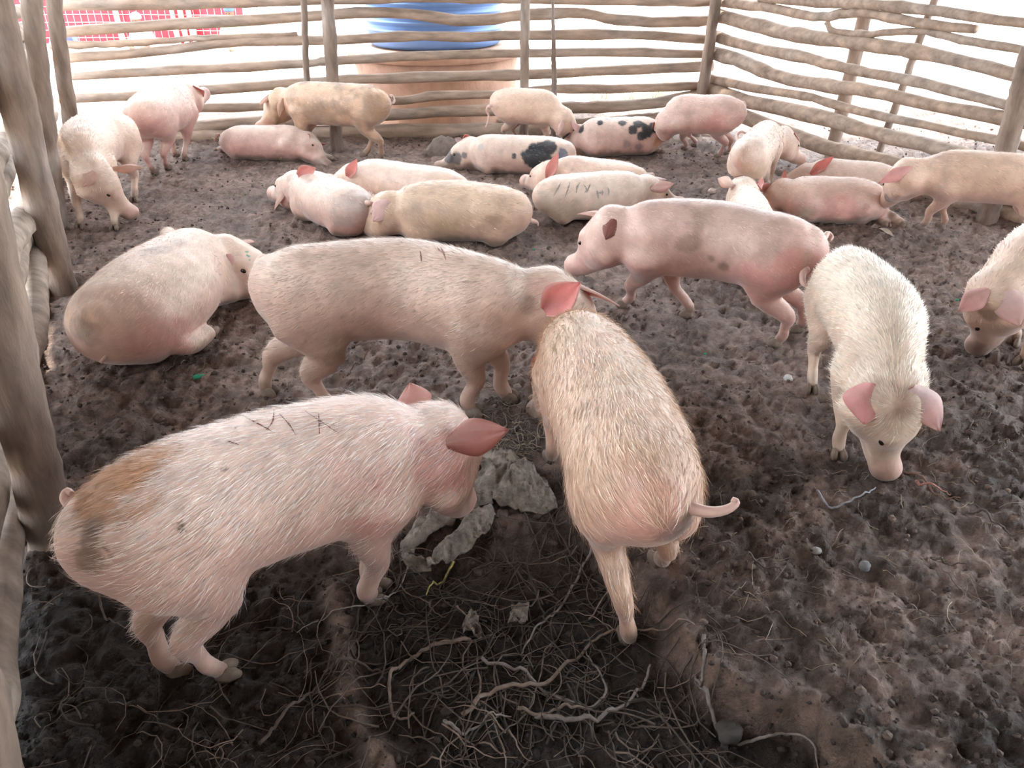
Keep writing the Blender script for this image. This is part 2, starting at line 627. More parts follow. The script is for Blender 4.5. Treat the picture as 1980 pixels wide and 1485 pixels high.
class SDF:
    def __init__(s, lo, hi, h):
        s.lo, s.h = np.asarray(lo), h
        s.n = np.ceil((np.asarray(hi) - s.lo) / h).astype(int) + 1
        s.D = np.full(tuple(s.n), 1.0, np.float32)
        s.ax = [s.lo[i] + h * np.arange(s.n[i]) for i in range(3)]

    def sub(s, lo, hi):
        a = np.clip(np.floor((lo - s.lo) / s.h).astype(int), 0, s.n - 1)
        b = np.clip(np.ceil((hi - s.lo) / s.h).astype(int) + 1, 0, s.n)
        sl = tuple(slice(a[i], b[i]) for i in range(3))
        X, Y, Z = np.meshgrid(*[s.ax[i][sl[i]] for i in range(3)], indexing='ij')
        return sl, X, Y, Z

    def chain(s, nodes, up, k=0.03, n=None, neg=False):
        """nodes rows: x y z rw rh ; smooth union of an elliptical sweep"""
        C = catmull(nodes, n or (len(nodes) - 1) * 5)
        P, RW, RH = C[:, :3], np.maximum(C[:, 3], 0.004), np.maximum(C[:, 4], 0.004)
        T, U, L = frames(P, up)
        pad = max(RW.max(), RH.max()) + 2 * k + 0.02
        lo, hi = P.min(0) - pad, P.max(0) + pad
        slA, *_ = s.sub(lo, hi)
        a0 = np.array([q.start for q in slA])
        shape = tuple(q.stop - q.start for q in slA)
        if min(shape) <= 0:
            return
        D = np.full(shape, 1.0, np.float32)
        for i in range(len(P) - 1):
            a, b = P[i], P[i + 1]
            r = max(RW[i], RW[i + 1], RH[i], RH[i + 1]) + 2 * k + 0.02
            sl, X, Y, Z = s.sub(np.minimum(a, b) - r, np.maximum(a, b) + r)
            sl = tuple(slice(max(q.start - a0[j], 0), q.stop - a0[j]) for j, q in enumerate(sl))
            if X.size == 0:
                continue
            ab = b - a
            X = X - a[0]; Y = Y - a[1]; Z = Z - a[2]
            t = np.clip((X * ab[0] + Y * ab[1] + Z * ab[2]) / (ab @ ab + 1e-12), 0, 1)
            X -= t * ab[0]; Y -= t * ab[1]; Z -= t * ab[2]
            rw = RW[i] + (RW[i + 1] - RW[i]) * t; rh = RH[i] + (RH[i + 1] - RH[i]) * t
            u = X * U[i][0] + Y * U[i][1] + Z * U[i][2]
            l = X * L[i][0] + Y * L[i][1] + Z * L[i][2]
            w = X * T[i][0] + Y * T[i][1] + Z * T[i][2]
            rm = np.minimum(rw, rh) * 0.8
            k0 = np.sqrt((u / rh) ** 2 + (l / rw) ** 2 + (w / rm) ** 2) + 1e-9
            k1 = np.sqrt((u / rh ** 2) ** 2 + (l / rw ** 2) ** 2 + (w / rm ** 2) ** 2) + 1e-9
            d = (k0 * (k0 - 1) / k1).astype(np.float32)
            D[sl] = np.minimum(D[sl], d)
        cur = s.D[slA]
        if neg:
            D = -D
            h = np.clip(0.5 - 0.5 * (cur - D) / k, 0, 1)
            s.D[slA] = cur * (1 - h) + D * h + k * h * (1 - h)
        else:
            h = np.clip(0.5 + 0.5 * (cur - D) / k, 0, 1)
            s.D[slA] = cur * (1 - h) + D * h - k * h * (1 - h)

    def mesh(s):
        """naive surface nets"""
        D = s.D
        ins = D < 0
        nx, ny, nz = D.shape
        c = np.zeros((nx - 1, ny - 1, nz - 1), np.int8)
        for a in (0, 1):
            for b in (0, 1):
                for e in (0, 1):
                    c += ins[a:nx - 1 + a, b:ny - 1 + b, e:nz - 1 + e]
        act = (c > 0) & (c < 8)
        ci = np.argwhere(act)
        vid = np.full(act.shape, -1, np.int64)
        vid[act] = np.arange(len(ci))
        acc = np.zeros((len(ci), 3)); cnt = np.zeros(len(ci))
        corners = [(a, b, e) for a in (0, 1) for b in (0, 1) for e in (0, 1)]
        for p in corners:
            for axis in range(3):
                if p[axis]:
                    continue
                q = list(p); q[axis] = 1
                d0 = D[ci[:, 0] + p[0], ci[:, 1] + p[1], ci[:, 2] + p[2]]
                d1 = D[ci[:, 0] + q[0], ci[:, 1] + q[1], ci[:, 2] + q[2]]
                m = (d0 < 0) != (d1 < 0)
                t = np.where(m, d0 / (d0 - d1 + 1e-12), 0)
                pos = np.tile(np.array(p, float), (len(ci), 1)); pos[:, axis] = t
                acc += pos * m[:, None]; cnt += m
        V = s.lo + (ci + acc / cnt[:, None]) * s.h
        quads = []
        for axis in range(3):
            o1, o2 = [(1, 2), (2, 0), (0, 1)][axis]
            A = [slice(None)] * 3; B = [slice(None)] * 3
            A[axis] = slice(0, -1); B[axis] = slice(1, None)
            ch = ins[tuple(A)] != ins[tuple(B)]
            e = np.argwhere(ch)
            ok = (e[:, o1] > 0) & (e[:, o2] > 0) & (e[:, o1] < D.shape[o1] - 1) & (e[:, o2] < D.shape[o2] - 1)
            e = e[ok]
            flip = ins[tuple(A)][e[:, 0], e[:, 1], e[:, 2]]
            def cell(d1, d2):
                q = e.copy(); q[:, o1] -= d1; q[:, o2] -= d2
                return vid[q[:, 0], q[:, 1], q[:, 2]]
            Q = np.stack([cell(1, 1), cell(0, 1), cell(0, 0), cell(1, 0)], 1)
            Q[~flip] = Q[~flip][:, ::-1]
            quads.append(Q)
        Q = np.vstack(quads)
        Q = Q[(Q >= 0).all(1)]
        return V, Q


def smooth_mesh(V, Q, it=2, lam=0.5):
    E = np.vstack([Q[:, [0, 1]], Q[:, [1, 2]], Q[:, [2, 3]], Q[:, [3, 0]]])
    n = len(V)
    deg = np.bincount(E.ravel(), minlength=n)[:, None] + 1e-9
    for _ in range(it):
        S = np.zeros_like(V)
        for d in range(3):
            S[:, d] = np.bincount(E[:, 0], V[E[:, 1], d], n) + np.bincount(E[:, 1], V[E[:, 0], d], n)
        V = V * (1 - lam) + lam * S / deg
    return V


def vert_normals(V, Q):
    fn = np.cross(V[Q[:, 2]] - V[Q[:, 0]], V[Q[:, 3]] - V[Q[:, 1]])
    N = np.zeros_like(V)
    for j in range(4):
        for d in range(3):
            N[:, d] += np.bincount(Q[:, j], fn[:, d], len(V))
    return N / (np.linalg.norm(N, axis=1)[:, None] + 1e-12), fn


CREAM = np.array([0.68, 0.52, 0.43]); PINK = np.array([0.64, 0.36, 0.31]); DIRT_SHADE = np.array([0.20, 0.14, 0.105])
WHITE = np.array([0.80, 0.70, 0.63])


def rot_about(v, ax, ang):
    v = np.asarray(v, float); ax = nrm(ax)
    return v * math.cos(ang) + np.cross(ax, v) * math.sin(ang) + ax * np.dot(ax, v) * (1 - math.cos(ang))


def pt(p):
    """(px,py,z) photo measurement or ('w',x,y,z) world"""
    if p[0] == 'w':
        return np.array(p[1:], float)
    return W(p[0], p[1], p[2])


def ear_mesh(root, tip, inner, width, bend, col_in, col_out, base_in):
    """leaf-shaped cupped ear, two skins 4 mm apart"""
    root, tip = np.asarray(root), np.asarray(tip)
    ax = tip - root; L = np.linalg.norm(ax); ax /= L
    inn = np.asarray(inner, float); inn = nrm(inn - ax * np.dot(inn, ax))
    sd = np.cross(ax, inn)
    nu, nv = 13, 9
    V = []; C = []
    for layer in (0, 1):
        for i in range(nu):
            t = i / (nu - 1)
            w = width * (0.34 + 0.66 * math.sin(min(1, t / 0.42) * math.pi / 2)) if t < 0.42 else width * max(0.0, 1 - ((t - 0.42) / 0.58) ** 1.35)
            w = max(w, width * 0.03)
            c0 = root + ax * L * t + inn * (bend * L * t * t)
            for j in range(nv):
                v = 2 * j / (nv - 1) - 1
                cup = (0.42 * (1 - t) ** 1.2 + 0.14) * w
                p = c0 + sd * v * w * (1 - 0.25 * (1 - t) * abs(v)) + inn * cup * (abs(v) ** 1.8) + inn * (0.0018 * math.sin(7 * v + 3 * t))
                if layer:
                    p = p - inn * 0.0045 * (1 - 0.6 * t)
                    C.append(col_out)
                else:
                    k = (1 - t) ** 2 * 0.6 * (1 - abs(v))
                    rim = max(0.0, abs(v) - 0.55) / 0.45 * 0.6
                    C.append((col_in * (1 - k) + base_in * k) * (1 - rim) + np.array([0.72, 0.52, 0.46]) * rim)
                V.append(p)
    F = []
    n1 = nu * nv
    for i in range(nu - 1):
        for j in range(nv - 1):
            a = i * nv + j
            F.append((a, a + 1, a + nv + 1, a + nv)); F.append((n1 + a, n1 + a + nv, n1 + a + nv + 1, n1 + a + 1))
        F.append((i * nv, (i + 1) * nv, n1 + (i + 1) * nv, n1 + i * nv))
        a = i * nv + nv - 1
        F.append((a, n1 + a, n1 + a + nv, a + nv))
    e = (nu - 1) * nv
    for j in range(nv - 1):
        F.append((e + j, e + j + 1, n1 + e + j + 1, n1 + e + j))
    return np.array(V), F, np.array(C)


def build_pig(name_label, s, hip, shoulder, poll, nose, mid=None, feet=None, legs=None, roll=0.0, fat=(1, 1), res=0.012,
              ears=None, tail=None, head_twist=0.0, dirt=0.3, pink=0.4, patches=(), scratches=(), hair=3000, hair_len=0.022,
              eyes=True, hair_col=None, tone=(1, 1, 1), seed=1, head_scale=1.0, lying=False, group=None, hoofs=True):
    hip, shoulder, poll, nose = pt(hip), pt(shoulder), pt(poll), pt(nose)
    D = np.linalg.norm(shoulder - hip)
    fwd = nrm(shoulder - hip)
    up0 = rot_about(np.array([0, 0, 1.0]), fwd, roll)
    lat0 = nrm(np.cross(up0, fwd)); up0 = nrm(np.cross(fwd, lat0))
    hs = s * head_scale * 1.12
    hd = nrm(nose - poll)
    nose = poll + hd * 0.245 * hs
    tailb = hip - fwd * 0.135 * s + up0 * 0.03 * s
    fw, fh = fat[0], fat[1]
    ff_ = fat[2] if len(fat) > 2 else 1 + (fw - 1) * 0.75
    pts = [list(tailb) + [0.062 * s * fw, 0.078 * s * fh],
           list(hip - fwd * 0.08 * s + up0 * 0.006 * s) + [0.105 * s * fw, 0.112 * s * fh],
           list(hip) + [0.124 * s * fw, 0.130 * s * fh]]
    if mid is not None:
        m = pt(mid)
        pts.append(list(m) + [0.130 * s * fw, 0.139 * s * fh])
    else:
        pts.append(list(hip * 0.5 + shoulder * 0.5 - up0 * 0.006 * s) + [0.130 * s * fw, 0.138 * s * fh])
    pts.append(list(shoulder) + [0.108 * s * ff_, 0.134 * s * fh])
    nb = shoulder * 0.45 + poll * 0.55
    pts.append(list(nb) + [0.084 * s * (1 + (ff_ - 1) * .6), 0.106 * s])
    pts.append(list(poll) + [0.072 * hs, 0.084 * hs])
    body = np.array(pts)
    # frames along the spine
    Cb = catmull(body, 30)
    Tb, Ub, Lb = frames(Cb[:, :3], up0)
    hu = Ub[-1] - hd * np.dot(Ub[-1], hd)
    hu = rot_about(nrm(hu), hd, head_twist)
    hl = nrm(np.cross(hu, hd))
    # joints
    LG = []
    feetd = dict(FL='auto', FR='auto', HL='auto', HR='auto')
    if feet: feetd.update(feet)
    fh2 = nrm(fwd * np.array([1, 1, 0]))
    for key, ft in feetd.items():
        if ft is None or (legs and key in legs):
            continue
        sgn = 1 if key[1] == 'L' else -1
        rear = key[0] == 'H'
        if lying:
            continue
        base = (hip - fwd * 0.03 * s) if rear else (shoulder + fwd * 0.01 * s)
        A = base + lat0 * sgn * 0.070 * s * fw - up0 * 0.055 * s
        if isinstance(ft, str):
            x, y = (A + lat0 * sgn * 0.01 * s + fh2 * (0.0 if rear else 0.0))[:2]
            Ft = np.array([x, y, gz(x, y)])
        elif ft[0] == 'w':
            Ft = np.array(ft[1:], float)
        else:
            Ft = G(ft[0], ft[1], ft[2] if len(ft) > 2 else 0.0)
        Ft = Ft + np.array([0, 0, 0.022 * s])
        ff = fh2
        if rear:
            K = A + (Ft - A) * 0.32 + ff * 0.050 * s
            Hk = A + (Ft - A) * 0.60 - ff * 0.030 * s
            Fe = A + (Ft - A) * 0.90 - ff * 0.012 * s
            ch = [(A, 0.064, 0.090), (K, 0.042, 0.058), (Hk, 0.027, 0.034), (Hk * 0.45 + Fe * 0.55, 0.0175, 0.020), (Fe, 0.020, 0.022), (Ft + ff * 0.006 * s, 0.018, 0.021)]
        else:
            E = A + (Ft - A) * 0.30 - ff * 0.020 * s
            K = A + (Ft - A) * 0.60 + ff * 0.010 * s
            Fe = A + (Ft - A) * 0.90 - ff * 0.006 * s
            ch = [(A, 0.060, 0.080), (E, 0.040, 0.050), (K, 0.025, 0.028), (K * 0.5 + Fe * 0.5, 0.019, 0.021), (Fe, 0.021, 0.023), (Ft + ff * 0.006 * s, 0.018, 0.021)]
        LG.append((key, ch, Ft, ff))
    if legs:
        for key, jl in legs.items():
            J = [pt(p) for p in jl]
            sgn = 1 if key[1] == 'L' else -1
            rear = key[0] == 'H'
            base = (hip - fwd * 0.02 * s) if rear else shoulder
            if len(J) == 3:
                A = base + lat0 * sgn * 0.05 * s * fw - up0 * 0.05 * s
                J = [A] + J
            C4 = catmull(np.array(J), 5)
            rr = [(0.075, 0.10), (0.056, 0.066), (0.034, 0.038), (0.026, 0.028), (0.027, 0.029), (0.025, 0.028)]
            ch = [(C4[i], rr[i][0], rr[i][1]) for i in range(6)]
            ffd = nrm(C4[5] - C4[4])
            LG.append((key, ch, C4[5], ffd))
    allp = [body[:, :3], nose[None]] + [np.array([c[0] for c in l[1]]) for l in LG]
    allp = np.vstack(allp)
    pad = 0.22 * s
    S = SDF(allp.min(0) - [pad, pad, pad if lying else 0.06], allp.max(0) + pad, res)
    S.chain(body, up0, k=0.02, n=26)
    # haunch and shoulder masses
    for sgn in (1, -1):
        a = hip + lat0 * sgn * 0.050 * s * fw
        S.chain([list(a + fwd * 0.05 * s) + [0.062 * s, 0.090 * s * fh], list(a - fwd * 0.045 * s - up0 * 0.025 * s) + [0.054 * s, 0.078 * s * fh]], up0, k=0.04 * s, n=3)
        a = shoulder + lat0 * sgn * 0.046 * s * ff_
        S.chain([list(a + up0 * 0.03 * s) + [0.052 * s, 0.07 * s], list(a - up0 * 0.06 * s) + [0.048 * s, 0.062 * s]], fwd, k=0.035 * s, n=3)
    for key, ch, Ft, ff in LG:
        S.chain([list(c[0]) + [c[1] * s, c[2] * s] for c in ch], ff if key not in (legs or {}) else up0, k=0.035 * s, n=18)
    # head: skull, muzzle, cheeks, brow, jaw
    def hp(f, l, u):
        return poll + hd * f * hs + hl * l * hs + hu * u * hs
    S.chain([list(hp(-0.02, 0, 0.0)) + [0.078 * hs, 0.090 * hs], list(hp(0.06, 0, 0.002)) + [0.074 * hs, 0.082 * hs],
             list(hp(0.12, 0, -0.010)) + [0.058 * hs, 0.064 * hs], list(hp(0.18, 0, -0.014)) + [0.045 * hs, 0.049 * hs],
             list(hp(0.235, 0, -0.006)) + [0.039 * hs, 0.040 * hs]], hu, k=0.03 * hs, n=16)
    S.chain([list(hp(0.238, 0, -0.003)) + [0.042 * hs, 0.042 * hs], list(hp(0.250, 0, -0.001)) + [0.041 * hs, 0.043 * hs]], hu, k=0.008 * hs, n=2)
    for sgn in (1, -1):
        S.chain([list(hp(0.03, sgn * 0.045, -0.045)) + [0.044 * hs, 0.056 * hs], list(hp(0.09, sgn * 0.030, -0.050)) + [0.034 * hs, 0.038 * hs]], hu, k=0.03 * hs, n=3)
        S.chain([list(hp(0.075, sgn * 0.045, 0.048)) + [0.020 * hs, 0.014 * hs], list(hp(0.105, sgn * 0.040, 0.030)) + [0.016 * hs, 0.010 * hs]], hu, k=0.025 * hs, n=2)
    S.chain([list(hp(0.08, 0, -0.050)) + [0.035 * hs, 0.025 * hs], list(hp(0.205, 0, -0.040)) + [0.024 * hs, 0.016 * hs]], hu, k=0.015 * hs, n=4)
    if res < 0.0105:
        for sgn in (1, -1):   # mouth line
            S.chain([list(hp(0.12, sgn * 0.052, -0.034)) + [0.006, 0.004], list(hp(0.22, sgn * 0.036, -0.026)) + [0.006, 0.004]], hu, k=0.008, n=3, neg=True)
    V, Q = S.mesh()
    V = smooth_mesh(V, Q, 2, 0.5)
    # gentle creases and sag
    N, fn = vert_normals(V, Q)
    V = V + N * ((fbm(V, 9, 2, seed) - 0.5) * 0.010)[:, None]
    # local coordinates
    d2 = ((V[:, None, :] - Cb[None, ::2, :3]) ** 2).sum(-1)
    ni = d2.argmin(1) * 2
    fT, fU = Tb[ni], Ub[ni]
    rel = V - Cb[ni, :3]
    hgt = (rel * fU).sum(1) / (0.145 * s)
    nup = (N * fU).sum(1)
    # colours
    rng = np.random.default_rng(seed)
    n1 = fbm(V, 5, 3, seed + 3); n2 = fbm(V, 16, 3, seed + 7); n3 = fbm(V, 40, 2, seed + 9)
    tone = np.asarray(tone)
    c = CREAM * tone * np.ones((len(V), 1))
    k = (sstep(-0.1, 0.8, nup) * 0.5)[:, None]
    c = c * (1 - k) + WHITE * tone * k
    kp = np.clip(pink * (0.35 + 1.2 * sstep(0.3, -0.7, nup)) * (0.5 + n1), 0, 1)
    dn = np.linalg.norm(V - nose, axis=1)
    kp = np.maximum(kp, 0.8 * sstep(0.10 * hs, 0.02 * hs, dn))
    c = c * (1 - kp[:, None]) + PINK * kp[:, None]
    gzv = gz_arr(V[:, :2], False)
    lowz = V[:, 2] - gzv
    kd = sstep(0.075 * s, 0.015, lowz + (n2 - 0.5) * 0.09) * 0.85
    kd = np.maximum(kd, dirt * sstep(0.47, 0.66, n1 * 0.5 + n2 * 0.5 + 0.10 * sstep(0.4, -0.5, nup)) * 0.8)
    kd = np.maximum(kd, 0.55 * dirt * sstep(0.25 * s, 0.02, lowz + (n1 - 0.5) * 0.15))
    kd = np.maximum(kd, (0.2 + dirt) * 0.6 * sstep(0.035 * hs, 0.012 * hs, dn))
    c = c * (1 - kd[:, None]) + DIRT_SHADE * kd[:, None]
    root = thing('pig', name_label, 'pig', (hip[0], hip[1], max(gz(hip[0], hip[1]), 0) + 0.0), group)
    bvh = BVHTree.FromPolygons([tuple(v) for v in V.astype(float)], [tuple(int(i) for i in q) for q in Q])

    def hit(px, py):
        d = Vector(ray(px, py)).normalized()
        r = bvh.ray_cast(Vector((0, 0, HCAM)), d)
        return (np.array(r[0]), np.array(r[1])) if r[0] is not None else (None, None)
    for (px, py, rad, colr, amt) in patches:
        h, _ = hit(px, py)
        if h is None:
            continue
        dd = np.linalg.norm(V - h, axis=1) + (n2 - 0.5) * rad * (1.0 if amt > 0.8 else 1.9) + (n3 - 0.5) * rad * 0.3
        kk = (amt * sstep(rad * 1.12, rad * 0.85, dd) if amt > 0.8 else amt * sstep(rad * 1.3, rad * 0.5, dd))[:, None]
        c = c * (1 - kk) + np.asarray(colr) * kk
    c = np.clip(c * (0.93 + 0.14 * n3[:, None]), 0.005, 1)
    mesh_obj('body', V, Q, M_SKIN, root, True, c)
    # bristles
    if hair:
        tri_a = np.linalg.norm(fn, axis=1)
        vis = tri_a * (0.25 + np.clip((N[Q[:, 0]] * fU[Q[:, 0]]).sum(1) + 0.5, 0, 1.2)) * (np.linalg.norm(V[Q[:, 0]] - nose, axis=1) > 0.2 * hs) * (lowz[Q[:, 0]] > 0.12 * s if not lying else 1)
        fi = rng.choice(len(Q), hair, p=vis / vis.sum())
        w = rng.random((hair, 2))
        A = V[Q[fi, 0]]; B = V[Q[fi, 1]]; Cc = V[Q[fi, 2]]; Dd = V[Q[fi, 3]]
        p = (A * (1 - w[:, :1]) + B * w[:, :1]) * (1 - w[:, 1:]) + (Dd * (1 - w[:, :1]) + Cc * w[:, :1]) * w[:, 1:]
        n_ = N[Q[fi, 0]]
        flow = -fT[Q[fi, 0]] * 1.0 - fU[Q[fi, 0]] * (0.55 + 0.4 * (vnoise(p, 6, seed)[:, None] - 0.5))
        flow = flow - n_ * (flow * n_).sum(1)[:, None]
        flow /= np.linalg.norm(flow, axis=1)[:, None] + 1e-9
        flow = flow + rng.standard_normal((hair, 3)) * 0.12
        Ln = hair_len * (0.6 + 0.8 * rng.random(hair))[:, None]
        wd = np.cross(flow, n_); wd /= np.linalg.norm(wd, axis=1)[:, None] + 1e-9
        wd = wd + n_ * rng.uniform(-0.6, 0.6, (hair, 1))
        ww = 0.00055 if hair > 6000 else 0.0009
        p0 = p - n_ * 0.0005
        p1 = p0 + (flow * 0.9 + n_ * 0.26) * Ln * 0.5
        p2 = p1 + (flow * 1.0 + n_ * 0.05) * Ln * 0.5
        HV = np.stack([p0 - wd * ww, p0 + wd * ww, p1 + wd * ww * 0.8, p1 - wd * ww * 0.8, p2], 1).reshape(-1, 3)
        b = np.arange(hair)[:, None] * 5
        TF = np.vstack([b + [0, 1, 2], b + [0, 2, 3], b + [3, 2, 4]])
        hc = np.clip(c[Q[fi, 0]] * 1.15 + 0.04, 0, 0.92)
        lum = hc.mean(1, keepdims=True)
        if hair_col is not None:
            k = 0.55 * sstep(0.34, 0.50, lum)
            hc = hc * (1 - k) + np.asarray(hair_col) * k
        hc = hc * rng.uniform(0.62, 1.22, (hair, 1))
        o = mesh_obj('bristles', HV, TF, M_HAIR, root, False, np.repeat(np.clip(hc, 0, 0.95), 5, 0))
        o['kind'] = 'stuff'
    # eyes and nostrils
    if eyes:
        for sgn in (1, -1):
            ce = hp(0.092, sgn * 0.075, 0.026)
            r = bvh.find_nearest(Vector(ce))
            q = np.array(r[0]) if r[0] is not None else ce
            v, f = ellipsoid(q - hl * sgn * 0.004, np.array([hd, hl, hu]), (0.011 * hs, 0.008 * hs, 0.008 * hs), 6, 8)
            mesh_obj('eye', v, f, M_EYE, root)
            v, f = ellipsoid(hp(0.2885 * 0.89, sgn * 0.014, 0.0), np.array([hd, hl, hu]), (0.006 * hs, 0.007 * hs, 0.010 * hs), 6, 8)
            r = bvh.ray_cast(Vector(hp(0.40, sgn * 0.015, 0.0)), Vector(-hd))
            if r[0] is not None:
                v, f = ellipsoid(np.array(r[0]) + hd * 0.001, np.array([hd, hl, hu]), (0.004 * hs, 0.007 * hs, 0.010 * hs), 6, 8)
            mesh_obj('nostril', v, f, M_EYE, root)
    # ears
    ec = ears or {}
    pk = np.array([0.80, 0.38, 0.34])
    for side, sgn in (('L', 1), ('R', -1)):
        e = ec.get(side, {})
        if e is None:
            continue
        rt = hp(0.0, sgn * 0.062, 0.064)
        if 'root' in e:
            rt = hp(*e['root'])
        if 'rootpx' in e:
            h_, n_h = hit(*e['rootpx'])
            if h_ is not None:
                rt = h_ + n_h * (0.004 if e.get('show', 0) < 0 else 0.010) * s
            else:
                print('  ear root missed', name_label[:30], side)
        if 'tip' in e:
            tp = WY(e['tip'][0], e['tip'][1], rt[1] + e.get('dy', -0.01)) if 'rootpx' in e else pt(e['tip'])
        else:
            dv = e.get('dir', (0.75, 0.75, 0.1))
            dw = hd * dv[0] + hl * sgn * dv[1] + hu * dv[2]
            tp = rt + nrm(dw) * e.get('len', 0.17) * s
        LE = np.linalg.norm(tp - rt)
        mx_ = e.get('len', 0.19) * s * 1.2
        if LE > mx_: tp = rt + (tp - rt) / LE * mx_
        iv = e.get('inner', (0.3, 0.25, -1.0))
        inn = hd * iv[0] + hl * sgn * iv[1] + hu * iv[2]
        if 'innerw' in e: inn = np.array(e['innerw'], float)
        if 'show' in e:
            inn = -nrm(rt - np.array([0, 0, HCAM])) * e['show'] + np.array(e.get('tilt', (0, 0, 0)), float)
        lc = CREAM * tone * 0.6 + PINK * 0.4
        if 'col' in e: lc = np.array(e['col'])
        v, f, cc = ear_mesh(rt, tp, inn, e.get('w', 0.052) * s, e.get('bend', 0.15), np.array(e.get('cin', pk)), lc, np.array([0.25, 0.09, 0.08]))
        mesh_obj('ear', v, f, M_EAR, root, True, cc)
    # tail
    if tail is not False:
        tb = hip - fwd * 0.20 * s + up0 * 0.07 * s
        r = bvh.find_nearest(Vector(tb))
        q = np.array(r[0]) if r[0] is not None else tb
        if tail is None:
            tp_ = [q + fwd * 0.02 * s]
            for a_ in range(1, 10):
                an = a_ * 0.9
                tp_.append(q - fwd * (0.012 + 0.007 * a_) * s + (lat0 * math.cos(an) * 0.016 + up0 * (math.sin(an) * 0.016 - 0.004 * a_)) * s)
        else:
            tp_ = [pt(p) for p in tail]
        Ct = catmull(tp_, 22)
        v, f = tube(Ct, np.linspace(0.015, 0.0055, len(Ct)) * s, 8)
        mesh_obj('tail', v, f, M_SKIN, root, True, np.tile(CREAM * 0.5 + PINK * 0.5, (len(v), 1)) * (0.9 if dirt < 0.5 else 0.7))
    # cloven hooves
    if hoofs:
        for key, ch, Ft, ff in LG:
            mb = MB()
            if lying or (legs and key in legs):
                dn_ = ff; sdv = nrm(np.cross(ff, up0)); toe = nrm(np.cross(sdv, ff))
                base = Ft + ff * 0.018 * s
                for q_ in (1, -1):
                    v, f = ellipsoid(base + sdv * q_ * 0.012 * s, np.array([dn_, sdv, toe]), (0.030 * s, 0.012 * s, 0.017 * s), 7, 8)
                    mb.add(v, f, (0.22, 0.16, 0.12))
            else:
                sdv = nrm(np.cross(np.array([0, 0, 1.0]), ff))
                gzf = Ft[2] - 0.022 * s
                for q_ in (1, -1):
                    toe = nrm(ff + sdv * q_ * 0.18)
                    v, f = ellipsoid(np.array([Ft[0], Ft[1], gzf + 0.010 * s]) + toe * 0.018 * s + sdv * q_ * 0.009 * s, np.array([toe, np.cross(np.array([0, 0, 1.0]), toe), [0, 0, 1.0]]), (0.029 * s, 0.0115 * s, 0.022 * s), 7, 8)
                    v[:, 2] = np.maximum(v[:, 2], gzf - 0.006)
                    mb.add(v, f, (0.20, 0.15, 0.115))
            mb.build('hoof', M_HOOF, root)
    # scratch marks: thin raised welts following the skin
    for pl, wpx, colr in scratches:
        P3, N3 = [], []
        for (x, y) in catmull(pl, 14):
            h, n = hit(x, y)
            if h is not None:
                P3.append(h + n * 0.0008); N3.append(n)
        if len(P3) < 3:
            continue
        P3 = np.array(P3); N3 = np.array(N3)
        T = np.gradient(P3, axis=0); Wd = np.cross(T, N3); Wd /= np.linalg.norm(Wd, axis=1)[:, None] + 1e-9
        hw = wpx * 0.5 * np.linalg.norm(P3[0] - np.array([0, 0, HCAM])) / F_PX
        prof = np.sin(np.linspace(0.15, math.pi - 0.1, len(P3)))[:, None] * hw * (0.75 + 0.5 * rng.random((len(P3), 1)))
        Vv = np.vstack([P3 - Wd * prof, P3 + N3 * 0.0012, P3 + Wd * prof]); n_ = len(P3)
        Ff = [(i, i + 1, n_ + i + 1, n_ + i) for i in range(n_ - 1)] + [(n_ + i, n_ + i + 1, 2 * n_ + i + 1, 2 * n_ + i) for i in range(n_ - 1)]
        mesh_obj('scratch_mark', Vv, Ff, M_HOOF, root, True, np.tile(np.asarray(colr), (len(Vv), 1)))
    print('PIG', name_label[:40], 'D=%.2f' % D, 'nomD=%.2f' % (0.42 * s), 'hipXY', hip.round(2), 'faces', len(Q), 'nosepx', [round(float(v)) for v in px_of(nose)])
    return root


# ------------------------------------------------------------------ the pigs
GINGER = (0.42, 0.21, 0.095); BLACK = (0.030, 0.032, 0.036); BROWN = (0.16, 0.10, 0.07); SCAR = (0.20, 0.07, 0.055); ROSE = (0.62, 0.27, 0.24)

build_pig('pink pig in the left foreground with scratched back and ginger rump', 1.15,
    (340, 1003, .43), (705, 892, .42), (842, 870, .40), ('w', -.155, 1.67, .14), mid=(505, 945, .415),
    feet=dict(HR=(425, 1312), HL=(330, 1302), FR=(712, 1168), FL='auto'), fat=(1.10, 1.09, 1.1), res=0.0095, seed=11,
    pink=.5, dirt=.12, hair=17000, hair_len=0.030, hair_col=(.88, .84, .82), tone=(1.06, 1.0, 0.98),
    ears=dict(R=dict(rootpx=(862, 858), tip=(985, 830, .47), w=.047, show=-1, len=.21, bend=-.05, col=(.36, .15, .12)), L=dict(tip=(795, 740, .52), w=.05, inner=(.9, .3, -.1), col=(.6, .35, .3))),
    tail=[(185, 992, .47), (160, 990, .49), (140, 980, .50), (126, 964, .51), (130, 950, .52), (140, 956, .52)],
    patches=[(225, 915, .10, GINGER, .75), (270, 880, .09, GINGER, .6), (190, 950, .08, GINGER, .8), (172, 1045, .028, BROWN, .8), (182, 1020, .022, BROWN, .75), (172, 1078, .030, BROWN, .75),
             (205, 1062, .006, BROWN, .9), (218, 1075, .006, BROWN, .9), (350, 1022, .008, BROWN, .9), (434, 908, .006, BROWN, .9), (860, 900, .09, ROSE, .6), (700, 1020, .06, ROSE, .5), (720, 930, .10, ROSE, .35), (840, 985, .07, ROSE, .4)],
    scratches=[([(470, 805), (500, 820), (530, 837)], 3, SCAR), ([(530, 792), (527, 815), (515, 832)], 2.5, SCAR), ([(540, 800), (560, 822), (572, 842)], 2.5, SCAR), ([(590, 795), (625, 818), (655, 838)], 3, SCAR),
               ([(616, 800), (617, 822), (618, 842)], 3, SCAR), ([(438, 852), (452, 857), (462, 860)], 5, SCAR)])

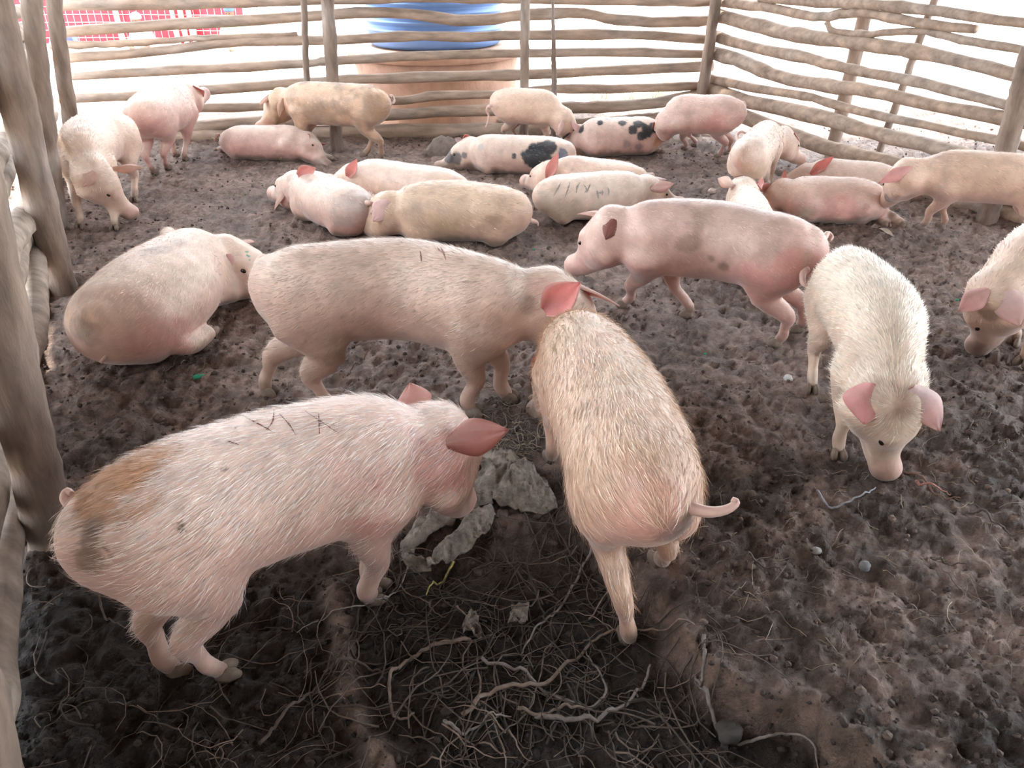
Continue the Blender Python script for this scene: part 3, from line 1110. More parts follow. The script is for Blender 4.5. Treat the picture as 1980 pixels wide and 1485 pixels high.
build_pig('big pale pig walking across the centre, head hidden behind its neighbour', 1.22,
    (612, 565, .45), (930, 590, .43), ('w', .12, 2.36, .42), ('w', .36, 2.47, .22), mid=(775, 560, .43),
    feet=dict(HR=(645, 800), HL=(512, 762), FL=(975, 772), FR=(905, 800, .02)), fat=(1.04, 1.07), res=0.010, seed=12,
    pink=.35, dirt=.28, hair=15000, hair_len=0.024, hair_col=(.50, .39, .30), tone=(.88, .82, .76),
    ears=dict(R=dict(rootpx=(1052, 600), tip=(1124, 546, .52), w=.056, show=.9, tilt=(.2, 0, .3), bend=.05, cin=(.78, .28, .25)), L=dict(tip=(1205, 570, .46), w=.045, inner=(.3, -.5, -.6))),
    tail=[(512, 500, .52), (504, 503, .52), (497, 512, .50), (494, 524, .47), (497, 532, .45)],
    patches=[(560, 470, .13, (.42, .30, .19), .6), (640, 460, .1, (.45, .33, .22), .4), (1018, 585, .035, BROWN, .5), (1050, 555, .04, ROSE, .3), (900, 700, .14, BROWN, .35), (660, 680, .08, BROWN, .4)],
    scratches=[([(852, 478), (858, 490), (862, 503)], 3.5, SCAR), ([(812, 485), (814, 497), (815, 508)], 3, BROWN), ([(845, 478), (850, 484), (858, 490)], 2.5, SCAR)])

build_pig('straw coloured centre foreground pig seen from behind, tail held out to the right', 1.10,
    (1226, 915, .40), (1125, 692, .39), ('w', .185, 2.22, .24), ('w', .12, 2.32, .05), mid=(1178, 790, .40),
    feet=dict(HL=(1216, 1245), HR=(1275, 1095), FL=(1066, 895), FR=(1122, 948)), fat=(1.14, 1.0), res=0.0095, seed=13,
    pink=.35, dirt=.12, hair=17000, hair_len=0.036, hair_col=(.66, .50, .34), tone=(.92, .80, .68),
    ears=dict(L=dict(dir=(1, -.2, -.6), len=.09, w=.035), R=dict(dir=(1, -.2, -.6), len=.09, w=.035)),
    tail=[(1318, 975, .43), (1345, 985, .43), (1375, 990, .435), (1405, 985, .44), (1424, 972, .45), (1415, 965, .455)],
    patches=[(1315, 1022, .055, (.11, .07, .05), .8), (1330, 1005, .05, (.11, .07, .05), .75), (1255, 980, .10, ROSE, .35), (1250, 680, .025, BROWN, .5), (1090, 640, .11, (.55, .42, .28), .45), (1200, 720, .10, (.60, .45, .30), .35)])

build_pig('pink pig standing side-on right of centre, facing left with a muddy flank', 1.12,
    (1492, 485, .42), (1262, 458, .42), (1183, 452, .42), (1138, 490, .29), mid=(1380, 465, .41),
    feet=dict(HL=(1506, 668), HR=(1548, 640), FR=(1335, 612), FL=(1212, 592, .02)), fat=(1.05, 1.05), res=0.0105, seed=14,
    pink=.75, dirt=.35, hair=9000, hair_len=0.018, tone=(1.0, .92, .90),
    ears=dict(R=dict(tip=(1120, 396, .50), w=.042, inner=(.5, .1, -.8), bend=.25), L=dict(rootpx=(1188, 425), tip=(1172, 462), dy=-.05, w=.036, show=-1, len=.12, col=(.30, .11, .09), cin=(.4, .12, .1))),
    tail=[(1578, 470, .45), (1592, 462, .45), (1600, 452, .46), (1608, 458, .45), (1604, 466, .44)],
    patches=[(1400, 440, .18, (.33, .23, .18), .30), (1330, 470, .05, BROWN, .4), (1400, 515, .02, BROWN, .7), (1375, 500, .012, BROWN, .6), (1530, 520, .10, ROSE, .6), (1460, 550, .10, ROSE, .5), (1345, 430, .05, BROWN, .3)])

build_pig('pale pig at right rooting toward the camera, two large lop ears', 1.06,
    (1648, 560, .40), (1705, 690, .375), (1715, 768, .32), (1714, 895, .06), mid=(1692, 618, .40),
    feet=dict(HR=(1567, 752), HL=(1640, 790), FR=(1618, 877), FL='auto'), fat=(1.08, 1.0, 0.94), head_scale=1.0, res=0.0095, seed=15,
    pink=.25, dirt=.1, hair=12000, hair_len=0.028, hair_col=(.82, .78, .66), tone=(.98, .96, .86),
    ears=dict(R=dict(rootpx=(1690, 742), tip=(1674, 822), dy=-.05, w=.076, show=-1, tilt=(-.4, 0, 0), bend=.10, col=(.78, .42, .40), cin=(.8, .35, .33)),
              L=dict(rootpx=(1758, 752), tip=(1818, 842), dy=-.02, w=.056, show=-1, tilt=(.3, 0, 0), bend=.1, col=(.86, .74, .72))),
    tail=[(1560, 520, .40), (1553, 528, .39), (1552, 545, .37), (1560, 552, .36), (1566, 545, .37)],
    patches=[(1705, 770, .05, (.30, .18, .13), .6), (1745, 780, .045, (.30, .18, .13), .5), (1690, 660, .1, (.62, .47, .36), .4), (1590, 580, .08, (.62, .50, .36), .4)])

build_pig('pale pig at the right edge, head down, body leaving the frame', 1.12,
    (2085, 455, .41), (1992, 515, .39), (1930, 572, .30), (1895, 655, .06),
    feet=dict(FR=(1962, 662), FL='auto', HR=(2010, 640), HL='auto'), fat=(1.15, 1.0), res=0.0115, seed=16,
    pink=.35, dirt=.25, hair=4500, tone=(1.0, .95, .86),
    ears=dict(R=dict(rootpx=(1912, 560), tip=(1856, 600), dy=-.03, w=.046, show=-1, col=(.78, .50, .46)), L=dict(rootpx=(1948, 562), tip=(1972, 632), dy=-.08, w=.066, show=-1, col=(.86, .68, .64))),
    patches=[(1915, 610, .03, BROWN, .6), (1940, 470, .06, ROSE, .25)])

build_pig('tan pig standing at the right edge by the fence, facing left with a dark snout', 0.97,
    (2010, 348, .37), (1838, 338, .36), (1752, 342, .34), (1712, 384, .17),
    feet=dict(FL=(1783, 442), FR=(1824, 440), HL='auto', HR='auto'), fat=(1.02, 1.05), res=0.013, seed=17,
    pink=.3, dirt=.3, hair=3500, tone=(.98, .88, .78),
    ears=dict(L=dict(rootpx=(1760, 325), tip=(1702, 352), dy=-.03, w=.045, show=-1, col=(.72, .40, .36)), R=dict(tip=(1712, 340, .34))),
    patches=[(1716, 384, .035, (.10, .06, .05), .85), (1900, 330, .12, (.5, .36, .25), .35)])

build_pig('fat pale pig lying by the left fence, green mark on its face', 1.25,
    (252, 612, .18), (378, 518, .18), (440, 508, .16), (498, 532, .11), mid=(315, 560, .19),
    legs=dict(HR=[(322, 655, .10), (362, 672, .05), (402, 645, .05)], HL=[(190, 600, .08), (180, 560, .05), (210, 540, .04)], FR=[(405, 560, .07), (425, 560, .05), (440, 555, .04)], FL=[(330, 460, .08), (320, 455, .05), (330, 450, .04)]),
    fat=(1.50, 1.12, 1.15), res=0.0105, seed=18, lying=True, pink=.4, dirt=.18, hair=9000, hair_len=0.026, tone=(1.0, .95, .88),
    ears=dict(R=dict(rootpx=(440, 492), tip=(450, 545), dy=-.05, w=.045, show=-1, bend=.1, col=(.74, .45, .42)), L=dict(tip=(482, 458, .20), w=.04, inner=(.3, .2, -.6))),
    tail=[(196, 655, .19), (206, 668, .165), (206, 685, .13), (196, 700, .09)],
    patches=[(300, 480, .06, BROWN, .45), (345, 470, .04, BROWN, .35), (150, 630, .05, BROWN, .5), (175, 645, .05, BROWN, .4), (290, 660, .12, ROSE, .45), (350, 650, .07, ROSE, .4), (480, 495, .009, (.02, .25, .16), 1), (477, 487, .006, (.02, .25, .16), 1), (483, 503, .006, (.02, .25, .16), 1)])  # brown patches at the rump's left edge paint in fence shadow stripes

build_pig('pale pig standing by the left fence facing the camera, head lowered to the right', 1.10,
    (212, 262, .40), (165, 298, .385), (178, 338, .31), (242, 400, .09), mid=(182, 270, .405),
    feet=dict(FR=(158, 440), FL=(224, 442), HL=(262, 388), HR='auto'), fat=(1.28, 1.05), res=0.012, seed=19,
    pink=.3, dirt=.25, hair=5000, tone=(1.0, .96, .88),
    ears=dict(L=dict(rootpx=(218, 325), tip=(274, 320), dy=0, w=.036, show=-.6, tilt=(0, 0, -.6), bend=.1), R=dict(rootpx=(182, 332), tip=(160, 362), dy=-.05, w=.04, show=-1)),
    tail=False, patches=[(165, 235, .05, (.5, .45, .42), .4), (135, 345, .03, DIRT_SHADE, .5)])  # brown patch on the shoulder is a painted fence shadow band

build_pig('pink-white pig standing behind the left group, rear turned to the camera', 1.13,
    (292, 222, .42), (338, 200, .42), (358, 188, .44), (388, 182, .42),
    feet=dict(HL=(297, 337), HR=(323, 328), FR=(357, 312), FL=(339, 304)), fat=(1.22, 1.08), res=0.013, seed=20,
    pink=.65, dirt=.15, hair=3500, tone=(1.02, .95, .92), ears=dict(R=dict(tip=(392, 182, .44)), L=dict(tip=(365, 158, .52))),
    tail=[(268, 213, .44), (264, 222, .41), (262, 232, .38), (268, 236, .37)])

build_pig('brownish muddy pig standing by the back fence, chin resting on a sleeper', 1.08,
    (708, 203, .41), (590, 198, .40), (545, 198, .37), (507, 244, .23),
    feet=dict(HL=(738, 306), HR=(708, 302), FL=(572, 300), FR=(592, 292)), fat=(1.0, 1.06), res=0.0125, seed=21,
    pink=.15, dirt=.75, hair=4500, tone=(.86, .72, .56),
    ears=dict(R=dict(tip=(500, 196, .42), w=.034), L=dict(rootpx=(548, 190), tip=(540, 228), dy=-.04, w=.035, show=-1, col=(.62, .42, .3))),
    tail=[(752, 188, .44), (758, 186, .44), (762, 196, .41), (756, 200, .40), (758, 186, .43)],
    patches=[(735, 215, .10, (.33, .21, .12), .6), (560, 185, .06, (.3, .2, .13), .5), (700, 270, .05, (.28, .18, .12), .5), (620, 230, .12, (.45, .31, .2), .4), (520, 240, .05, (.40, .18, .12), .5)])

build_pig('pink pig sleeping on its side at the back left, under the brown pig\'s chin', 0.98,
    (470, 275, .13), (562, 275, .13), (592, 280, .11), (616, 303, .04),
    legs=dict(HL=[(450, 290, .06), (470, 300, .03), (495, 302, .03)], HR=[(440, 285, .05), (430, 288, .03), (422, 290, .02)], FL=[(590, 296, .05), (612, 300, .03), (640, 306, .02)], FR=[(570, 300, .05), (560, 302, .03), (550, 304, .03)]),
    lying=True, roll=-0.7, fat=(1.0, 1.0), res=0.0125, seed=22, pink=.6, dirt=.35, hair=3000,
    ears=dict(L=dict(tip=(630, 275, .12), w=.035), R=dict(tip=(600, 290, .08), w=.04, col=(.5, .3, .22))), patches=[(600, 290, .05, (.35, .2, .14), .6), (430, 265, .06, (.4, .28, .2), .5)])

build_pig('pink pig lying left of the middle with its head and floppy ears toward the left', 1.05,
    (672, 402, .16), (606, 376, .16), (572, 364, .15), (528, 374, .06),
    legs=dict(FL=[(590, 405, .05), (570, 402, .03), (560, 398, .02)], FR=[(640, 350, .05), (620, 345, .03), (600, 342, .02)], HL=[(690, 440, .06), (650, 432, .03), (620, 432, .02)], HR=[(720, 380, .06), (700, 372, .03), (690, 372, .02)]),
    lying=True, roll=0.15, fat=(1.22, 1.02), res=0.0115, seed=23, pink=.5, dirt=.15, hair=3500, tone=(1.0, .97, .94),
    ears=dict(R=dict(rootpx=(578, 342), tip=(612, 324, .24), w=.05, show=.9, bend=.1), L=dict(root=(0.0, .06, .02), tip=(524, 403, .06), w=.042, inner=(.1, -.3, -.6))),
    patches=[(690, 405, .13, (.42, .36, .33), .6), (560, 345, .03, BROWN, .3), (600, 350, .02, BROWN, .3)])  # large grey patch paints shade onto the rump

build_pig('pale pig resting behind two other sleepers in the middle, one pink ear upright', 1.05,
    (850, 368, .14), (722, 350, .15), (682, 350, .15), (645, 372, .05),
    legs=dict(HL=[(850, 385, .05), (830, 385, .03), (810, 385, .02)], FL=[(700, 375, .05), (690, 375, .03), (670, 375, .02)], HR=[(880, 350, .05), (870, 345, .03), (850, 345, .02)], FR=[(740, 335, .05), (730, 335, .03), (710, 335, .02)]),
    lying=True, fat=(1.15, 1.0), res=0.0125, seed=24, pink=.3, dirt=.08, hair=3500, tone=(1.0, .97, .93),
    ears=dict(L=dict(rootpx=(673, 342), tip=(690, 308, .32), w=.04, show=.9, bend=-.05), R=dict(dir=(.3, .8, .2))))

build_pig('tan pig lying in the middle with its rump to the right, mud streaked belly', 1.15,
    (952, 412, .165), (812, 410, .165), (748, 412, .16), (690, 430, .06), mid=(880, 408, .165),
    legs=dict(HL=[(960, 440, .06), (930, 448, .04), (900, 446, .03)], FL=[(800, 440, .06), (780, 442, .03), (760, 440, .02)], HR=[(980, 390, .06), (960, 385, .03), (940, 385, .02)], FR=[(830, 385, .06), (820, 380, .03), (800, 380, .02)]),
    lying=True, fat=(1.18, 1.06), roll=0.1, res=0.0115, seed=25, pink=.2, dirt=.35, hair=6000, hair_len=.026, tone=(.98, .90, .76),
    ears=dict(L=dict(rootpx=(752, 388), tip=(722, 428), dy=-.07, w=.062, show=-1, bend=.1, col=(.84, .60, .55)), R=dict(root=(0, -.05, .07), tip=(728, 372, .26), w=.03)),
    tail=[(1022, 425, .13), (1032, 428, .11), (1038, 430, .10), (1040, 436, .08)],
    patches=[(800, 405, .06, (.38, .28, .2), .5), (890, 410, .08, (.42, .31, .21), .45), (955, 425, .05, (.30, .2, .14), .55), (965, 395, .07, (.5, .35, .27), .5), (855, 440, .09, (.5, .37, .22), .5)])

build_pig('sleeping white pig with black rump patches, dark head in a dirt heap', 0.98,
    (1062, 300, .14), (945, 296, .14), (908, 292, .13), (870, 312, .05),
    legs=dict(HL=[(1070, 320, .05), (1050, 322, .03), (1030, 322, .02)], FL=[(940, 318, .05), (920, 322, .03), (900, 322, .02)], HR=[(1090, 285, .05), (1080, 282, .03), (1070, 282, .02)], FR=[(960, 282, .05), (950, 280, .03), (940, 280, .02)]),
    lying=True, roll=.1, fat=(1.18, 1.02), res=0.010, seed=26, pink=.3, dirt=.25, hair=3000, tone=(.98, .96, .92), tail=False,
    ears=dict(L=dict(root=(0, .05, .05), tip=(884, 268, .20), w=.034, innerw=(-.2, -.8, .1), col=(.4, .33, .30), cin=(.35, .25, .22)), R=dict(root=(-.02, -.02, .08), tip=(898, 258, .26), w=.034, innerw=(0, -.9, 0))),
    patches=[(1048, 312, .085, BLACK, 1), (1085, 312, .07, (.06, .062, .075), .97), (1035, 302, .085, BLACK, 1), (1062, 285, .06, BLACK, .97), (1090, 300, .06, (.13, .14, .19), .95), (1098, 318, .05, (.17, .18, .23), .9), (993, 302, .020, BLACK, .95), (1030, 283, .03, BLACK, .9), (882, 305, .05, (.10, .09, .09), .9), (868, 300, .05, (.07, .065, .065), .9),
             (930, 285, .03, (.35, .35, .38), .5), (970, 292, .03, (.4, .33, .27), .5), (898, 300, .025, (.12, .1, .1), .85)])

build_pig('pink and white pig with round black spots sleeping against the back fence', 0.98,
    (1240, 262, .15), (1150, 266, .15), (1118, 268, .12), (1092, 282, .05),
    legs=dict(HL=[(1272, 276, .06), (1266, 288, .03), (1275, 292, .02)], FL=[(1150, 288, .05), (1140, 290, .03), (1130, 290, .02)], HR=[(1250, 248, .05), (1240, 246, .03), (1230, 246, .02)], FR=[(1160, 252, .05), (1150, 250, .03), (1140, 250, .02)]),
    lying=True, roll=.25, fat=(1.15, 1.12), res=0.010, seed=27, pink=.5, dirt=.12, hair=3000, tail=False, tone=(1, .97, .95), hoofs=True,
    ears=dict(L=dict(dir=(.4, .6, -.3), w=.035, col=BLACK), R=dict(dir=(.3, .7, .2), w=.035, col=BLACK)),
    patches=[(1124, 248, .042, BLACK, 1), (1160, 237, .024, BLACK, .97), (1203, 238, .032, BLACK, .97), (1234, 240, .036, BLACK, .97), (1224, 253, .035, BLACK, .97), (1252, 252, .06, BLACK, 1), (1266, 246, .05, BLACK, 1), (1240, 262, .035, BLACK, .95),
             (1216, 280, .05, (.25, .19, .19), .7), (1235, 283, .04, (.2, .15, .16), .7), (1272, 276, .045, (.52, .27, .16), .9), (1268, 288, .03, (.5, .28, .17), .9), (1172, 229, .02, (.3, .33, .4), .7)])

build_pig('cream pig standing at the back centre, nose down to the spotted pigs', 0.90,
    (988, 202, .365), (1052, 208, .35), (1088, 232, .27), (1118, 276, .07),
    feet=dict(HR=(982, 276), HL=(1004, 274), FR=(1060, 274), FL='auto'), fat=(1.1, 1.08), res=0.0125, seed=28,
    pink=.25, dirt=.15, hair=3000, tone=(1.0, .93, .84),
    ears=dict(R=dict(rootpx=(1088, 232), tip=(1080, 262), dy=-.04, w=.034, show=-1, col=(.8, .6, .54)), L=dict(rootpx=(1104, 235), tip=(1128, 262), dy=-.02, w=.034, show=-1, col=(.82, .62, .58))),
    tail=[(950, 205, .38), (944, 206, .37), (941, 214, .34), (945, 224, .30), (943, 236, .26), (939, 246, .22)])

build_pig('rosy pig standing in the far fence corner, snout down in the dirt', 0.93,
    (1395, 220, .37), (1318, 220, .36), (1288, 240, .28), (1272, 276, .07),
    feet=dict(HL=(1390, 303), HR=(1408, 298), FL=(1326, 288), FR=(1345, 282)), fat=(1.1, 1.1), res=0.0125, seed=29,
    pink=.7, dirt=.3, hair=3000, tone=(1.0, .92, .9),
    ears=dict(L=dict(tip=(1268, 250, .20), w=.034, col=(.6, .35, .3)), R=dict(dir=(.7, .6, .1), w=.03)),
    tail=[(1432, 205, .40), (1437, 198, .42), (1441, 205, .40), (1437, 212, .38), (1440, 216, .37)],
    patches=[(1330, 220, .05, (.4, .28, .24), .4), (1380, 245, .09, ROSE, .5), (1285, 262, .05, (.35, .18, .15), .7)])

build_pig('white pig seen from behind near right fence, tail curled over dirty rump', 0.93,
    (1450, 300, .355), ('w', 1.68, 5.10, .35), ('w', 1.86, 5.30, .30), ('w', 2.02, 5.38, .18),
    feet=dict(HL=(1432, 372), HR=(1488, 366), FL='auto', FR='auto'), fat=(1.0, 1.02), res=0.012, seed=30,
    pink=.15, dirt=.15, hair=3500, tone=(1, .98, .93),
    ears=dict(R=dict(tip=(1545, 285, .24), w=.035, col=(.8, .6, .55)), L=dict(dir=(.5, .6, .1))),
    tail=[(1436, 278, .42), (1428, 272, .43), (1425, 262, .45), (1432, 255, .47), (1441, 258, .46), (1443, 267, .44)],
    patches=[(1430, 300, .05, (.45, .26, .18), .75), (1440, 330, .06, (.5, .33, .22), .6), (1425, 320, .05, (.55, .30, .24), .6), (1455, 262, .03, (.3, .25, .22), .5), (1470, 330, .08, (.6, .47, .34), .5)])

build_pig('pink pig lying in the middle distance with one tall pink ear and a muddy snout', 1.02,
    (1195, 352, .13), (1105, 342, .145), (1062, 342, .14), (1016, 350, .05),
    legs=dict(HL=[(1190, 365, .05), (1170, 368, .03), (1150, 366, .02)], FL=[(1080, 365, .05), (1070, 368, .03), (1055, 368, .02)], HR=[(1210, 335, .05), (1200, 332, .03), (1190, 332, .02)], FR=[(1120, 325, .05), (1110, 322, .03), (1100, 322, .02)]),
    lying=True, fat=(1.15, 1.0), res=0.0115, seed=31, pink=.5, dirt=.15, hair=3000, tone=(1, .93, .86),
    ears=dict(L=dict(rootpx=(1058, 345), tip=(1080, 294, .34), w=.042, show=.9, bend=0), R=dict(dir=(.3, .8, 0), w=.035)),
    patches=[(1060, 360, .06, ROSE, .45), (1015, 345, .03, (.2, .14, .11), .8), (1107, 328, .02, (.35, .28, .22), .4), (1033, 340, .015, BROWN, .4)])

DK = (.34, .30, .28)
build_pig('white pig lying in the middle distance, grey creases on flank, head right', 1.0,
    (1090, 380, .15), (1205, 374, .145), (1250, 370, .13), (1300, 388, .05),
    legs=dict(HR=[(1080, 400, .05), (1100, 402, .03), (1120, 402, .02)], FR=[(1220, 396, .05), (1240, 396, .03), (1260, 396, .02)], HL=[(1060, 365, .05), (1080, 360, .03), (1100, 360, .02)], FL=[(1200, 355, .05), (1210, 352, .03), (1230, 352, .02)]),
    lying=True, fat=(1.15, 1.02), res=0.011, seed=32, pink=.1, dirt=.35, hair=3000, tone=(1.02, 1.0, .96), tail=False,
    ears=dict(R=dict(rootpx=(1258, 366), tip=(1303, 355), dy=-.03, w=.045, show=-.8, col=(.74, .54, .48)), L=dict(root=(0, .04, .07), tip=(1288, 342, .22), w=.03, col=(.8, .7, .68))),
    patches=[(1065, 392, .09, (.5, .42, .33), .6), (1110, 395, .07, (.42, .34, .26), .5), (1048, 385, .05, (.4, .33, .27), .5), (1170, 395, .09, (.6, .5, .42), .4)],
    scratches=[([(1085, 352), (1078, 366), (1070, 380)], 3, DK), ([(1102, 352), (1098, 366), (1092, 382)], 3, DK), ([(1122, 352), (1116, 362), (1114, 374)], 3.5, DK), ([(1128, 356), (1134, 366), (1130, 374)], 3, DK), ([(1142, 354), (1138, 364), (1134, 374)], 3, DK),
               ([(1154, 368), (1156, 376), (1157, 384)], 4, DK), ([(1165, 366), (1165, 372), (1164, 378)], 4, DK), ([(1156, 373), (1160, 373), (1165, 372)], 4, DK), ([(1175, 362), (1177, 370), (1176, 378)], 3, DK)])

build_pig('white head with one white ear and one pink ear, raised behind the side-on pig', 0.95,
    (1458, 470, .14), (1446, 408, .16), (1438, 376, .19), (1426, 328, .20),
    legs=dict(HR=[(1490, 480, .05), (1480, 470, .03), (1475, 465, .02)], HL=[(1420, 480, .05), (1425, 470, .03), (1430, 465, .02)], FR=[(1475, 410, .05), (1478, 400, .03), (1480, 396, .02)], FL=[(1410, 415, .05), (1405, 408, .03), (1400, 404, .02)]),
    lying=True, fat=(1.1, 1.0), res=0.0115, seed=33, pink=.1, dirt=.1, hair=1800, tone=(1.0, .97, .90),
    ears=dict(L=dict(rootpx=(1418, 360), tip=(1386, 344), w=.045, show=-1, col=(.86, .78, .68), bend=-.1), R=dict(tip=(1472, 352, .24), w=.045, innerw=(.1, -.9, .2))),
    patches=[(1416, 362, .022, (.35, .12, .09), .9), (1432, 368, .03, (.62, .48, .3), .5)])

build_pig('pale pig sprawled on its side at the right, hind legs stretched out to the right', 1.0,
    (1655, 388, .13), (1550, 384, .13), (1512, 376, .13), (1484, 400, .05),
    legs=dict(HL=[(1680, 405, .12), (1712, 412, .06), (1742, 432, .03)], HR=[(1670, 412, .05), (1692, 418, .03), (1712, 432, .02)], FL=[(1568, 396, .13), (1575, 408, .09), (1556, 418, .05)], FR=[(1560, 410, .06), (1550, 418, .03), (1535, 420, .02)]),
    lying=True, roll=0.8, fat=(1.0, 1.05), res=0.0115, seed=34, pink=.45, dirt=.15, hair=3000, tail=False, tone=(1, .96, .92),
    ears=dict(R=dict(root=(0, -.05, .06), tip=(1518, 328, .25), w=.034, show=.9), L=dict(root=(.02, .05, .04), tip=(1462, 362, .17), w=.04, show=.9, cin=(.8, .4, .35))),
    patches=[(1560, 408, .05, (.5, .42, .32), .7), (1640, 405, .07, ROSE, .4), (1675, 398, .02, (.4, .22, .17), .6), (1600, 400, .08, ROSE, .3)])

build_pig('pale pig lying beyond the sprawled pig by the right fence, pink ear pointing up right', 1.0,
    (1680, 352, .135), (1592, 347, .135), (1558, 348, .12), (1522, 365, .04),
    legs=dict(HL=[(1680, 368, .05), (1660, 370, .03), (1640, 370, .02)], FL=[(1580, 370, .05), (1570, 372, .03), (1555, 372, .02)], HR=[(1700, 340, .05), (1690, 336, .03), (1680, 336, .02)], FR=[(1600, 332, .05), (1590, 330, .03), (1580, 330, .02)]),
    lying=True, fat=(1.15, 1.0), res=0.012, seed=35, pink=.3, dirt=.1, hair=2500, tone=(1, .96, .92), tail=False,
    ears=dict(L=dict(rootpx=(1568, 338), tip=(1612, 302), w=.042, show=.9, cin=(.85, .3, .26)), R=dict(dir=(.2, .7, .2), w=.034)))

# ------------------------------------------------------------------ roots, straw and litter on the floor
def gline(pl, lift=0.012, n=26, seed=0, wig=0.003):
    q = np.random.default_rng(seed)
    P = np.array([G(x, y) for x, y in pl])
    C = catmull(P, n)
    C[:, :2] += np.cumsum(q.standard_normal((len(C), 2)), 0) * wig * 0.35
    C[:, 2] = gz_arr(C[:, :2]) + lift * (0.6 + 0.5 * np.sin(np.linspace(0, 9, len(C)) + seed)) + 0.006
    return C


def root_thing(label, pl, r, colr, seed, lift=0.026, name='root', cat='root', group=None):
    C = gline(pl, lift, 40, seed)
    q = np.random.default_rng(seed)
    R = 1.3 * r * np.linspace(1.15, 0.45, len(C)) * (1 + 0.05 * q.standard_normal(len(C)))
    V, F = tube(C, np.clip(R, 0.0012, 1), 7, True, 0.06, seed)
    o = mesh_obj(name, V, F, M_ROOT, None, True, np.tile(np.asarray(colr), (len(V), 1)) * (0.8 + 0.4 * fbm(V, 60, 2, seed)[:, None]))
    return tag(o, label, cat, group)


RB = (.19, .14, .11); RG = (.20, .168, .148); RD = (.10, .074, .06)
for i, (lb, pl, r, cc) in enumerate([
    ('thick brown root forming an open loop left of the tangle centre', [(909, 1245), (818, 1259), (768, 1304), (755, 1350), (773, 1386), (809, 1382)], .0042, RB),
    ('thick grey root bowed like a smile at the bottom centre', [(1036, 1382), (1091, 1402), (1150, 1400), (1209, 1364), (1250, 1314), (1259, 1291)], .0048, RG),
    ('long root sweeping up from the bottom of the tangle to the ledge at right', [(895, 1395), (945, 1354), (1045, 1327), (1114, 1268), (1173, 1227), (1236, 1220), (1341, 1225)], .0042, RB),
    ('straight grey root running down from the hind leg of the straw coloured pig', [(1155, 1032), (1136, 1086), (1082, 1173), (1036, 1227), (1009, 1259)], .0032, RG),
    ('thin root hooked into a wide curl in the lower right of the tangle', [(932, 1286), (1000, 1305), (1068, 1341), (1136, 1368), (1173, 1350), (1159, 1309), (1132, 1259)], .0032, RG),
    ('short level root across the lower middle of the tangle', [(1000, 1377), (1091, 1375), (1159, 1384)], .0034, RB),
    ('thin pale wire-like strand running left from the sack flap', [(791, 1102), (755, 1159), (700, 1191), (636, 1195), (575, 1227)], .0018, (.3, .27, .25)),
    ('dull root lying across the earth ridge', [(627, 1305), (705, 1298), (768, 1305)], .0034, RD),
    ('long dark root climbing from the bottom left to the earth ridge', [(500, 1436), (545, 1395), (614, 1327), (650, 1245)], .0030, RD),
    ('kinked root near the bottom edge left of centre', [(860, 1409), (891, 1432), (936, 1409), (991, 1391)], .0032, RG),
    ('yellowish stalk just below the sack flap', [(877, 1091), (850, 1123), (827, 1164)], .0028, (.42, .36, .12)),
    ('curved bluish grey strand on open soil at right', [(1574, 967), (1614, 985), (1665, 975), (1692, 947)], .0028, (.32, .33, .36)),
    ('short reddish stick on the soil at the right', [(1767, 943), (1800, 950), (1842, 959)], .0030, (.42, .20, .16)),
    ('brown twig beginning at the snout of the lop-eared pig', [(1738, 908), (1779, 943), (1850, 975)], .0034, (.17, .10, .07)),
    ('wavy dark root near the right edge', [(1870, 987), (1901, 1014), (1948, 1030), (1990, 1042)], .0028, RD),
    ('thin arched root on the ledge right of the hollow', [(1420, 1087), (1452, 1087), (1484, 1105), (1511, 1125)], .0026, RD),
    ('small bent root in the right foreground soil', [(1795, 1091), (1830, 1097), (1866, 1115)], .0024, RD),
    ('long pale root running to the bottom edge right of the tangle', [(1358, 1345), (1409, 1361), (1468, 1400), (1535, 1432), (1590, 1483)], .0036, RG),
    ('upright kinked root at the foot of the ledge', [(1361, 1235), (1360, 1294), (1338, 1318), (1358, 1341)], .0036, RG),
    ('dark curved root under the tail of the scratched pig', [(235, 1130), (205, 1165), (215, 1205), (262, 1222)], .0028, RD),
    ('forked brown twig on the floor behind the front legs of the walking pig', [(672, 735), (690, 712), (712, 692)], .0030, (.16, .10, .075)),
]):
    root_thing(lb, pl, r, cc, 500 + i)

# the uncountable tangle
def tangle(name, label, cat, region, n, lr, rr, cols, seed, seg=4, npt=9, lift=0.02, bend=0.9):
    q = np.random.default_rng(seed)
    mb = MB()
    reg = np.array(region, float)
    lo, hi = reg.min(0), reg.max(0)
    k = 0
    while k < n:
        x, y = q.uniform(lo, hi)
        c = False; j = len(reg) - 1
        for i in range(len(reg)):
            if (reg[i][1] > y) != (reg[j][1] > y) and x < (reg[j][0] - reg[i][0]) * (y - reg[i][1]) / (reg[j][1] - reg[i][1]) + reg[i][0]:
                c = not c
            j = i
        if not c:
            continue
        k += 1
        p = G(x, y)
        a = q.uniform(0, 6.28); L = q.uniform(*lr)
        cur = q.normal(0, bend) / 6; pts = []
        pos = p[:2].copy()
        for i in range(npt):
            pts.append(pos.copy())
            a += cur * 1.6 + q.normal(0, 0.16)
            pos = pos + np.array([math.cos(a), math.sin(a)]) * L / npt
        pts = np.array(pts)
        z = gz_arr(pts) + 0.004 + lift * np.abs(np.sin(np.linspace(q.uniform(0, 1), q.uniform(1, 3.2), npt))) * q.random()
        C = np.column_stack([pts, z])
        r = q.uniform(*rr)
        V, F = tube(C, np.linspace(r, r * 0.4, npt), seg, False)
        cc = np.array(cols[q.integers(len(cols))]) * q.uniform(0.6, 1.3)
        mb.add(V, F, cc)
    o = mb.build(name, M_ROOT, None, True)
    return tag(o, label, cat, None, 'stuff')


